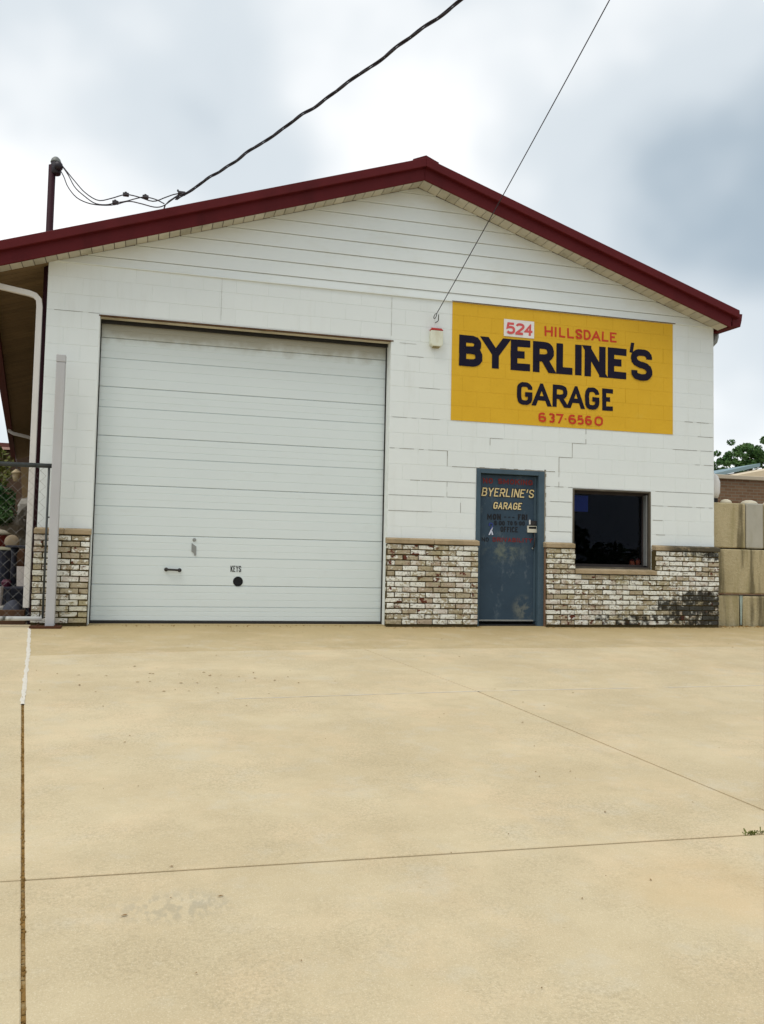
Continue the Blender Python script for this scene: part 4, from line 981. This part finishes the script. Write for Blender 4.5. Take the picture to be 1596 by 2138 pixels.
# smooth quadratic through the traced points
hd = Vector((pb.x-pa.x, pb.y-pa.y, 0)); hl = hd.length; hd.normalize()
ss = [(Vector((p.x, p.y, 0))-Vector((pa.x, pa.y, 0))).dot(hd) for p in base]; zz = [p.z for p in base]
def zfit(s): return 4.893 + .0475*s + .0090*s*s
cab = empty('service_cable', 'thick twisted black service cable sweeping up from the left roof edge', 'cable')
for k3 in range(3):
    pts = []
    n = 460; smax = 10.5
    for i in range(n+1):
        s = .26 + (smax-.26)*i/n; th = 2*math.pi*(s/.95 + k3/3); r = .0100
        p = Vector((pa.x, pa.y, 0)) + hd*s + Vector((0, 0, zfit(s) + .007*math.sin(s*8.3) + .003*math.sin(s*15.1+1)))
        sdv = Vector((-hd.y, hd.x, 0)); pts.append(p + sdv*r*math.cos(th) + Vector((0, 0, 1))*r*math.sin(th))
    MB().tube(pts, .0073, 6).build('strand', M['cable'], cab, smooth=True)
cl = MB(); c0 = at(378, 403, -.62)
cl.box(c0.x-.035, c0.x+.05, c0.y-.03, c0.y+.03, c0.z-.018, c0.z+.016); cl.box(c0.x-.045, c0.x-.025, c0.y-.02, c0.y+.02, c0.z+.016, c0.z+.035)
cl.build('wedge_clamp', M['connector'], cab, bevel=.006)
an = MB(); an.tube([(pa.x, pa.y+.05, pa.z-.06), (pa.x, pa.y, pa.z+.0), (pa.x+.01, pa.y-.01, pa.z+.03)], .009, 6); an.tube([(pa.x, pa.y-.01, pa.z+.02), (pa.x+.05, pa.y-.10, pa.z+.05), c0], .006, 6)
an.build('roof_anchor', M['connector'], cab)
# loops from the weatherhead
mast = empty('service_mast', 'maroon conduit mast with black weatherhead rising past the roof at the left corner', 'mast')
MX, MY = -.022, .13
MB().tube([(MX, MY, -.02), (MX, MY, 5.42)], .041, 14).build('conduit', M['maroon_pipe'], mast, smooth=True)
st_ = MB()
for z_ in (.9, 2.2, 3.6): st_.lathe([(.046, -.012), (.046, .012)], (MX, MY, z_), 14)
st_.build('pipe_strap', M['maroon_pipe'], mast)
hp = at(117, 345, .10)
wh = MB(); wh.lathe([(.052, -.10), (.060, -.09), (.062, -.03), (.058, .03), (.045, .075), (.022, .098), (.002, .104)], (hp.x-.004, MY, hp.z), 14); wh.lathe([(.050, 0), (.052, .05), (.040, .075), (.004, .08)], (hp.x+.03, MY-.02, hp.z-.015), 12, 'y')
wh.build('weatherhead', M['cable'], mast, smooth=True)
cp_ = MB(); cp_.lathe([(.062, .045), (.062, .055), (.050, .088), (.026, .112), (.002, .118)], (hp.x-.006, MY+.004, hp.z), 14); cp_.build('weatherhead_cap', M['head_grey'], mast, smooth=True)
def bez(P, n=40):
    P = [Vector(p) for p in P]; out_ = []
    for i in range(n+1):     # Catmull-Rom
        u = i/n*(len(P)-1); kx_ = min(int(u), len(P)-2); t = u-kx_
        p0, p1, p2, p3 = P[max(kx_-1, 0)], P[kx_], P[kx_+1], P[min(kx_+2, len(P)-1)]
        out_.append(.5*((2*p1) + (p2-p0)*t + (2*p0-5*p1+4*p2-p3)*t*t + (3*p1-p0-3*p2+p3)*t**3))
    return out_
def loopline(px, y0, y1):
    n = len(px); return bez([at(a_, b_, y0 + (y1-y0)*i/(n-1)) for i, (a_, b_) in enumerate(px)])
lines = [[(128, 343), (140, 358), (158, 380), (178, 402), (205, 418), (232, 414), (262, 406), (290, 411), (320, 420), (345, 412), (362, 406), (378, 403)],
         [(128, 344), (142, 364), (156, 390), (175, 408), (198, 424), (222, 427), (241, 423), (262, 420), (285, 414), (303, 411), (325, 416), (343, 425)],
         [(123, 350), (133, 368), (142, 390), (160, 412), (185, 424), (212, 428), (240, 427), (268, 420), (295, 425), (322, 432), (340, 430), (358, 418), (376, 405)]]
for ln in lines: MB().tube(loopline(ln, .09, -.60), .0065, 6).build('drop_wire', M['cable'], mast, smooth=True)
for (px, py, yy_) in ((263, 406, -.26), (241, 422.5, -.24), (304, 411, -.38)):
    c_ = at(px, py, yy_); q = MB(); q.box(c_.x-.035, c_.x+.035, c_.y-.02, c_.y+.02, c_.z-.020, c_.z+.020); q.box(c_.x-.015, c_.x+.012, c_.y-.012, c_.y+.012, c_.z+.02, c_.z+.034)
    q.build('splice_connector', M['connector'], mast, bevel=.006)

# ------------------------------------------------------------------ gate and post
PYF = -.25
p_t, p_b = at(128, 740, PYF), at(103, 1306, PYF)
pst = empty('gate_post', 'tall pale grey square post standing in front of the left wall', 'post')
pxc = (p_t.x+p_b.x)/2
MB().box(pxc-.049, pxc+.049, PYF, PYF+.098, gz(-.2)+.012, p_t.z-.085).build('shaft', M['post'], pst, bevel=.006)
MB().box(pxc-.051, pxc+.051, PYF-.002, PYF+.10, p_t.z-.083, p_t.z).build('cap', M['post'], pst, bevel=.004)
MB().box(.0, .33, -.33, -.11, gz(-.33)-.003, gz(-.11)+.012).build('base_plate', M['rustplate'], pst)
bo = MB()
for bx, by_ in ((.08, -.29), (.27, -.29), (.08, -.15), (.27, -.15)): bo.lathe([(.012, 0), (.012, .015), (.006, .022)], (bx, by_, gz(-.2)+.012), 6)
bo.build('anchor_bolt', M['rustplate'], pst)
GY = -.2
gt = empty('chain_link_gate', 'grey pipe framed chain link gate left of the tall pale post', 'gate')
zt_, zb_ = 1.802, .082; xg1, xg0 = .135, -2.4
MB().tube([(xg0, GY, zt_), (xg1+.02, GY, zt_)], .026, 10).build('top_rail', M['galv'], gt, smooth=True)
MB().tube([(xg0, GY, zb_), (xg1-.02, GY, zb_)], .024, 10).build('bottom_rail', M['chipped'], gt, smooth=True)
MB().tube([(xg1-.012, GY, zb_), (xg1-.012, GY, zt_-.02)], .0125, 8).build('end_bar', M['galv'], gt, smooth=True)
MB().tube([(xg0, GY, zb_), (xg0, GY, zt_)], .026, 10).build('end_post', M['galv'], gt, smooth=True)
MB().tube([(xg1-.02, GY, 1.22), (pxc-.05, GY, 1.22)], .009, 6).build('latch', M['galv'], gt)
tb = MB()
for x_ in (-.20, .118): tb.lathe([(.031, -.012), (.031, .012)], (x_, GY, 0), 10, 'z')
ml = MB(); ds = .058; nx = int((xg1-xg0)/ds); nzz = int((zt_-zb_)/ds)
for i in range(nx):
    pts = []
    for j in range(nzz+1):
        od = (j + i) % 2
        pts.append((xg0 + ds*(i + (1.02 if od else -.02)), GY + (.003 if od else -.003), zb_ + (zt_-zb_)*j/nzz))
    ml.tube(pts, .0019, 3, False)
tag(ml.build('chain_link_mesh', M['wire'], gt), kind='stuff')

# ------------------------------------------------------------------ the yard behind the gate
ed_ = empty('timber_edging', 'two stacked brown timber boards edging the yard under the gate', 'edging')
MB().box(-3.5, -.125, .28, .33, .078, .150).build('plank', M['timber'], ed_, bevel=.005)
MB().box(-3.5, -.11, .24, .30, -.06, .072).build('plank', M['timber'], ed_, bevel=.005)
# pedestal stand
sd_o = empty('pedestal_stand', 'dark iron pedestal stand with flat top behind the gate', 'stand')
MB().box(-.47, -.12, 1.0, 1.5, .885, .912).build('top', M['dark_iron'], sd_o, bevel=.004)
MB().tube([(-.385, 1.2, .885), (-.39, 1.2, .80), (-.385, 1.2, .40)], [.055, .032, .040], 8).build('column', M['dark_iron'], sd_o, smooth=True)
MB().box(-.48, -.13, 1.0, 1.45, .365, .395).build('foot_plate', M['dark_iron'], sd_o, bevel=.004)
sl = MB()
for x_ in (-.46, -.16):
    for y_ in (1.03, 1.42): sl.box(x_-.02, x_+.02, y_-.02, y_+.02, -.06, .364)
sl.build('leg', M['dark_iron'], sd_o)
bdo = MB().add([(-.475, 1.55, .385), (-.20, 1.55, .385), (-.20, 1.62, .648), (-.455, 1.62, .648), (-.475, 1.57, .385), (-.20, 1.57, .385), (-.20, 1.64, .648), (-.455, 1.64, .648)],
         [(0,1,2,3),(4,7,6,5),(0,4,5,1),(1,5,6,2),(2,6,7,3),(3,7,4,0)]).build('white_board', M['board'], None)
tag(bdo, 'dusty white board leaning behind the dark pedestal stand', 'board')
tag(MB().box(-.62, -.12, 1.50, 2.1, -.06, .380).build('low_bench', M['dark_iron'], None, bevel=.01), 'dark low box under the leaning white board', 'box')
dr_ = empty('oil_drum', 'rust red drum with pale lid in the yard', 'drum')
dc = (-.93, 2.7, 0)
MB().lathe([(.285, -.06), (.285, .30), (.295, .31), (.285, .32), (.285, .70), (.295, .71), (.285, .72), (.285, 1.06), (.28, 1.075)], dc, 20).build('body', M['drum'], dr_, smooth=False)
MB().lathe([(.29, 1.077), (.29, 1.10), (.20, 1.15), (.05, 1.175), (.002, 1.176)], dc, 20).build('lid', M['palelid'], dr_, smooth=True)
tag(MB().lathe([(.002, -.03), (.07, -.028), (.095, -.01), (.098, .02), (.085, .04), (.04, .05), (.002, .05)], (-.555, 2.2, .975), 20, 'y').build('round_stone', M['tanstone'], None, smooth=True), 'tan round stone disc propped between the red drum and the stand', 'stone')
tag(MB().box(-.74, -.38, 2.08, 2.34, -.06, .880).build('storage_crate', M['timber'], None, bevel=.01), 'brown crate under the round tan stone', 'crate')
bn = empty('waste_bin', 'dark bin with olive domed lid in front of the red drum', 'bin')
MB().lathe([(.13, -.06), (.155, .84), (.16, .855)], (-.64, 1.9, 0), 18).build('body', M['dark_iron'], bn, smooth=False)
MB().lathe([(.165, .857), (.165, .865), (.10, .895), (.002, .905)], (-.64, 1.9, 0), 18).build('lid', M['olive'], bn, smooth=True)
tag(MB().lathe([(.045, .17), (.058, .40), (.055, .40), (.045, .22), (.002, .21)], (-.51, .9, 0), 14).build('pail', M['board'], None), 'small dirty white pail at the left behind the gate', 'pail')
tag(MB().box(-.75, -.42, .80, 1.15, -.06, .170).build('block', M['rock'], None, bevel=.02), 'grey concrete block under the small white pail', 'block')
tp = MB(); rt = random.Random(4); vs = []; fs = []
for i in range(9):
    for j in range(6):
        u, v = i/8, j/5; z = .02 + .23*math.sin(math.pi*u)**.6*math.sin(math.pi*v)**.6 + rt.uniform(-.015, .015); vs.append((-.46+.27*u, .62+.3*v, max(z, -.05)))
for i in range(8):
    for j in range(5): fs.append((i*6+j, (i+1)*6+j, (i+1)*6+j+1, i*6+j+1))
tag(tp.add(vs, fs).build('tarp_bundle', M['tarp'], None, smooth=True), 'slate blue crumpled tarp bundle on the yard floor', 'tarp')
tag(MB().tube([(-.212, 1.0, -.06), (-.226, 1.0, 1.54)], .012, 8).build('metal_pipe', M['steel'], None, smooth=True), 'thin grey metal pipe standing beside the downspout', 'pipe')
tag(MB().lathe([(.05, .396), (.06, .45), (.035, .485), (.002, .485)], (-.46, 1.15, 0), 10).build('flower_pot', M['pink'], None), 'small magenta pot on the stand foot', 'pot')
rk = MB(); rr = random.Random(8)
rk.lathe([(.14, 1.45), (.17, 1.55), (.15, 1.66), (.09, 1.74), (.002, 1.77)], (-.76, 5.2, 0), 9)
o = rk.build('boulder', M['rock'], None)
for v in o.data.vertices: v.co += Vector((rr.uniform(-.03, .03), rr.uniform(-.03, .03), rr.uniform(-.03, .03)))
tag(o, 'pale grey boulder on top of the far stone pile', 'rock')
pl = MB()
for i in range(14):
    cx_, cy_, cz_ = -.95+rr.uniform(-.35, .42), 5.4+rr.uniform(-.3, .3), rr.uniform(0, 1.35); r_ = rr.uniform(.12, .24)
    pl.lathe([(r_*.6, -r_*.8), (r_, 0), (r_*.7, r_*.7), (.002, r_*.8)], (cx_, cy_, cz_), 7)
tag(pl.build('stone_pile', M['rock'], None), 'dark pile of stones behind the yard things', 'stones', kind='stuff')
lm = empty('hanging_lamp', 'tan cone shaped lamp hanging under the far eave', 'lamp')
l0 = at(34, 990, 3.0)
MB().lathe([(.038, -.105), (.052, -.03), (.060, .012), (.078, .014), (.060, .034), (.012, .075), (.002, .08)], (l0.x, 3.0, l0.z), 14).build('shade', M['lamp'], lm, smooth=True)
MB().tube([(l0.x, 3.0, l0.z+.07), (l0.x, 3.0, l0.z+.14), (SKEW*3-.02, 3.02, l0.z+.16)], .012, 6).build('bracket', M['black_metal'], lm)
pA = [at(a_, b_, 6.0) for a_, b_ in ((46, 1034), (60, 1034), (68, 974), (43, 974))]
o = MB().prism([(pA[0].x+.02, 6.0, -.06), (pA[1].x-.02, 6.0, -.06)] + [tuple(p) for p in (pA[1], pA[2], pA[3], pA[0])], (0, .06, 0)).build('wooden_panel', M['panel_tan'], None)
tag(o, 'tan tapered wooden panel standing by the far side wall', 'panel')

def foliage(blobs, n, size, seed, mat, name, parent, up=.3):
    rf = random.Random(seed); mb = MB(); vs = []; fs = []
    tot = sum(b_[3]*b_[4]*b_[5] for b_ in blobs)
    for (bx, by_, bz, rx, ry, rz) in blobs:
        m_ = int(n*rx*ry*rz/tot)
        for i in range(m_):
            while True:
                u = Vector((rf.uniform(-1, 1), rf.uniform(-1, 1), rf.uniform(-1, 1)))
                if .15 < u.length < 1 and rf.random() < u.length**1.5: break
            c_ = Vector((bx+u.x*rx, by_+u.y*ry, bz+u.z*rz)); s = size*rf.uniform(.6, 1.4)
            d = Vector((rf.gauss(0, 1), rf.gauss(0, 1), rf.gauss(0, 1)+up)).normalized(); a_ = d.orthogonal().normalized(); b2 = d.cross(a_)
            th = rf.uniform(0, 6.28); a_, b2 = a_*math.cos(th)+b2*math.sin(th), b2*math.cos(th)-a_*math.sin(th)
            o_ = len(vs); vs += [c_-a_*s, c_-b2*s*.45+d*s*.1, c_+a_*s, c_+b2*s*.45-d*s*.1]; fs.append((o_, o_+1, o_+2, o_+3))
    return mb.add(vs, fs).build(name, mat, parent)
def blobs_in(c, R_, n, r0, seed):
    rf = random.Random(seed); out_ = []
    for i in range(n):
        while True:
            u = Vector((rf.uniform(-1, 1), rf.uniform(-1, 1), rf.uniform(-1, 1)))
            if u.length < 1: break
        r_ = r0*rf.uniform(.6, 1.25); out_.append((c[0]+u.x*R_[0], c[1]+u.y*R_[1], c[2]+u.z*R_[2], r_, r_, r_*.8))
    return out_
sh = empty('evergreen_shrub', 'bushy dark green shrub beyond the gate at the left edge', 'shrub')
foliage(blobs_in((-1.45, 4.6, 1.70), (.50, .6, .55), 26, .26, 2), 9000, .030, 12, M['leaf_dark'], 'foliage', sh)
foliage(blobs_in((-1.25, 4.3, 1.50), (.30, .3, .22), 9, .17, 5), 2600, .026, 13, M['leaf_tree'], 'pale_foliage', sh)
MB().tube([(-1.45, 4.6, -.06), (-1.42, 4.6, 1.0), (-1.45, 4.6, 1.9)], [.06, .045, .02], 8).build('stem', M['bark'], sh)
t2 = empty('leafy_tree', 'olive green tree further back by the brown house', 'tree')
foliage(blobs_in((-3.6, 14.0, 3.1), (1.1, 1.2, .6), 24, .5, 8), 5000, .07, 15, M['leaf_weed'], 'foliage', t2)
MB().tube([(-3.6, 14, -.06), (-3.55, 14, 1.5), (-3.6, 14, 3.0)], [.14, .10, .05], 8).build('trunk', M['bark'], t2)
hs = empty('neighbour_house', 'brown house with dark red roof edge far behind the yard', 'house')
MB().box(-16, -3.2, 26, 34, -.06, 4.95).build('wall', M['house_wall'], hs)
MB().box(-16.3, -2.9, 25.7, 34.3, 5.06, 5.22).build('roof', M['house_roof'], hs)
MB().box(-16.3, -2.9, 25.68, 25.72, 4.96, 5.055).build('roof_edge', plain('pale_pink_trim', (0.55, 0.34, 0.28), 0.7), hs)

# ------------------------------------------------------------------ right side: stacked blocks, brick building, tree
rw = empty('block_retaining_wall', 'wall of big stained concrete blocks stacked right of the garage', 'wall')
def bigblock(x0, x1, z0, z1, y0, mat='bigblock', label=None):
    o_ = MB().box(x0, x1, y0, y0+.6, z0, z1).build('big_block', M[mat], rw, bevel=.014)
    if label: o_['label'] = label
    return o_
bigblock(8.93, 9.385, -.12, .435, .07); bigblock(9.425, 11.2, -.12, .425, .04)
bigblock(8.95, 10.7, .462, 1.088, .05); bigblock(10.72, 12.4, .462, 1.088, .05)
bigblock(8.94, 9.480, 1.106, 1.745, .055); bigblock(9.490, 9.775, 1.106, 1.752, .050, 'bigblock_pale'); bigblock(9.79, 11.4, 1.106, 1.750, .055)
MB().add([(9.386, .075, .432), (9.424, .060, .432), (9.408, .060, .02), (9.396, .075, .02)], [(0,3,2,1)]).build('teal_strip', M['teal_strip'], rw)
for kx_, kr in ((9.255, .085), (9.64, .125), (10.0, .11)):
    MB().lathe([(kr, 0), (kr*.94, .025), (kr*.7, .048), (kr*.35, .062), (.002, .065)], (kx_, .20, 1.745), 16).build('lifting_knob', M['knob'], rw, smooth=True)
dd = MB(); rr = random.Random(17)
for i in range(240):
    x_ = rr.uniform(8.95, 11.5); y_ = .04 - abs(rr.gauss(0, .11)); s = rr.uniform(.005, .02)
    dd.add([(x_-s, y_-s, gz(y_)), (x_+s, y_-s*.5, gz(y_)), (x_, y_+s, gz(y_)), (x_, y_, gz(y_)+s*.9)], [(0,1,3),(1,2,3),(2,0,3)])
tag(dd.build('dirt_crumbs', M['filler'], None), 'brown dirt crumbs along the foot of the stacked blocks', 'dirt', kind='stuff')
gr_ = MB(); rr = random.Random(61)
for i in range(520):
    x_ = rr.choice((rr.uniform(.35, 4.1), rr.uniform(4.1, 5.4), rr.uniform(6.3, 8.95), rr.uniform(6.3, 8.95))); y_ = (-.012 if x_ < 4.1 else -.112) - abs(rr.gauss(0, .06)); s = rr.uniform(.003, .011)
    gr_.add([(x_-s, y_-s*.7, gz(y_)), (x_+s, y_-s*.5, gz(y_)), (x_, y_+s*.7, gz(y_)), (x_+rr.uniform(-s, s)*.4, y_, gz(y_)+s*.8)], [(0,1,3),(1,2,3),(2,0,3)])
tag(gr_.build('wall_foot_grit', M['filler'], None), 'brown grit and flakes lying along the foot of the garage wall', 'grit', kind='stuff')
hd_ = empty('wall_vent_hood', 'rounded white vent hood on the right side wall', 'vent hood')
hv = at(1501.5, 1012, .25)
MB().lathe([(.085, -.20), (.11, -.12), (.115, .03), (.085, .12), (.03, .165), (.002, .17)], (hv.x-.115, .25, hv.z), 16).build('hood', M['gutter_white'], hd_, smooth=True)
MB().box(8.87, hv.x-.10, .19, .31, hv.z-.06, hv.z+.05).build('duct', M['gutter_white'], hd_)
MB().box(hv.x-.20, hv.x-.06, .19, .31, hv.z-.34, hv.z-.205).build('drip_tray', M['rubber'], hd_)
bb = empty('brick_building', 'low brown brick building with cream parapet behind the stacked blocks', 'building')
MB().box(13.3, 24, 8, 16, -.06, 3.07).build('wall', M['farbrick'], bb)
MB().box(13.2, 24, 7.93, 16, 3.07, 3.17).build('parapet_cap', M['parapet'], bb, bevel=.01)
gbb = empty('gabled_shed', 'cream gabled shed with blue grey roof behind the brick building', 'shed')
MB().prism([(19.3, 14.2, -.06), (26.5, 14.2, -.06), (26.5, 14.2, 3.9), (23.0, 14.2, 4.62), (19.3, 14.2, 3.86)], (0, 6, 0)).build('wall', M['far_cream'], gbb)
MB().prism([(18.7, 17.0, 3.80), (18.9, 17.0, 3.72), (23.0, 17.0, 4.72), (23.0, 17.0, 4.84)], (0, 4, 0)).build('roof', M['far_blue'], gbb)
tr_ = empty('tree', 'leafy green tree above the brick building at the right edge', 'tree')
tb_ = [(26.3, 22, 5.9, .75, .8, .55), (26.0, 22.3, 5.35, .6, .7, .35), (27.3, 22.2, 6.0, .7, .8, .5), (25.4, 21.8, 5.45, .42, .5, .28), (24.8, 22, 5.15, .50, .6, .30), (27.2, 22.0, 5.3, .6, .7, .35),
       (24.2, 22.4, 5.05, .55, .6, .38), (25.9, 22.1, 6.0, .5, .6, .4), (25.1, 22.2, 5.6, .5, .5, .34), (28.2, 22, 5.6, .8, .8, .7), (26.6, 22.4, 6.28, .40, .4, .24)]
tb2 = []
rf = random.Random(31)
for b_ in tb_:
    for i in range(9):
        u = Vector((rf.gauss(0, .55), rf.gauss(0, .55), rf.gauss(0, .55))); tb2.append((b_[0]+u.x*b_[3], b_[1]+u.y*b_[4], b_[2]+u.z*b_[5], b_[3]*.34, b_[4]*.34, b_[5]*.34))
foliage(tb2, 15000, .062, 33, M['leaf_tree'], 'crown', tr_)
MB().tube([(26.4, 22, -.06), (26.35, 22, 2.5), (26.4, 22.05, 4.2), (26.5, 22.1, 5.8)], [.22, .17, .12, .04], 9).build('trunk', M['bark'], tr_)
lb = MB(); lb.tube([(26.38, 22, 3.8), (25.8, 21.9, 4.9), (25.2, 21.9, 5.4)], [.09, .05, .02], 6); lb.tube([(26.4, 22, 3.9), (27.2, 22.1, 5.1), (28.0, 22, 5.7)], [.09, .05, .02], 6)
lb.build('limb', M['bark'], tr_)

tl = []
rf = random.Random(77)
for i in range(44): tl.append((-30+i*2.2+rf.uniform(-1, 1), -46+rf.uniform(-2, 2), rf.uniform(-.6, 2.6), rf.uniform(1.2, 2.2), 1.5, rf.uniform(1.0, 2.1)))
o = foliage(tl, 9000, .33, 78, M['leaf_dark'], 'far_treeline', None); tag(o, 'row of dark trees across the road, mirrored in the window glass', 'trees', kind='stuff')
# inside the office window
o = MB().box(6.80, 7.035, .1375, .1435, 1.545, 1.765).build('blue_panel', M['blue_panel'], None); tag(o, 'bright blue panel hanging inside the top left of the window', 'panel')
for i, (px_, lbl, hh_) in enumerate(((1320, 'left of two small orange jars inside the window corner', .085), (1333, 'right of two small orange jars inside the window corner', .10))):
    c_ = at(px_, 1180, .24); j_ = empty('jar', lbl, 'jar', 'orange jars on the inner sill')
    MB().lathe([(.036, 0), (.038, .01), (.038, hh_*.8), (.028, hh_)], (c_.x, .24, .806), 12).build('body', M['orange'], j_, smooth=True)
    MB().lathe([(.03, hh_), (.03, hh_+.02)], (c_.x, .24, .806), 12).build('lid', M['drum'], j_)
MB().box(WL, WR, .21, .34, .775, .805).build('inner_sill', M['wood_dark'], wn)

# ------------------------------------------------------------------ small things on the paving
wd = empty('weed', 'small green weed growing in the slab joint at the right edge', 'weed')
wc = Vector((4.05, -7.115, gz(-7.115))); rr = random.Random(23)
wm = MB()
for i in range(46):
    x_ = wc.x + rr.gauss(0, .018) + (.055 if i % 4 == 0 else 0); y_ = wc.y + rr.gauss(0, .008); h = rr.uniform(.008, .026); s = rr.uniform(.003, .007); a_ = rr.uniform(0, 6.28)
    t_ = Vector((x_ + math.cos(a_)*h*.9, y_ + math.sin(a_)*h*.9, gz(y_)+h*rr.uniform(.5, 1)))
    wm.add([(x_-s*.3, y_, gz(y_)-.006), (x_+s*.3, y_, gz(y_)-.006), (t_.x+s*.6, t_.y, t_.z-h*.2), (t_.x, t_.y, t_.z), (t_.x-s*.6, t_.y, t_.z-h*.2)], [(0,1,2,3,4)])
wm.build('leaf_tuft', M['leaf_weed'], wd)
lt = MB(); rr = random.Random(41)
def bit(x_, y_, s, asp=1.0):
    a_ = rr.uniform(0, 6.28); n_ = 5; ring = []
    for q in range(n_):
        th = 2*math.pi*q/n_; r_ = s*rr.uniform(.6, 1.2); u, v = r_*math.cos(th)*asp, r_*math.sin(th)*.6
        ring.append((x_+u*math.cos(a_)-v*math.sin(a_), y_+u*math.sin(a_)+v*math.cos(a_)))
    vs = [(p, q, gz(q)+.0035+rr.uniform(0, .003)) for p, q in ring] + [(x_, y_, gz(y_)+.008)]
    lt.add(vs, [(i, (i+1) % n_, n_) for i in range(n_)])
for i in range(120):
    y_ = rr.uniform(-9.6, -.2); x_ = 1.2 + (y_+10.8)*rr.uniform(-.22, .75)
    bit(x_, y_, rr.choice((.003, .004, .005, .006, .008)), rr.choice((1, 1.4, 2)))
for i in range(34): bit(rr.gauss(1.6, .7), rr.gauss(-3.3, .35), rr.uniform(.006, .014), 1.5)
tag(lt.build('leaf_litter', M['litter'], None), 'tiny brown leaf bits scattered over the concrete', 'leaf litter', kind='stuff')
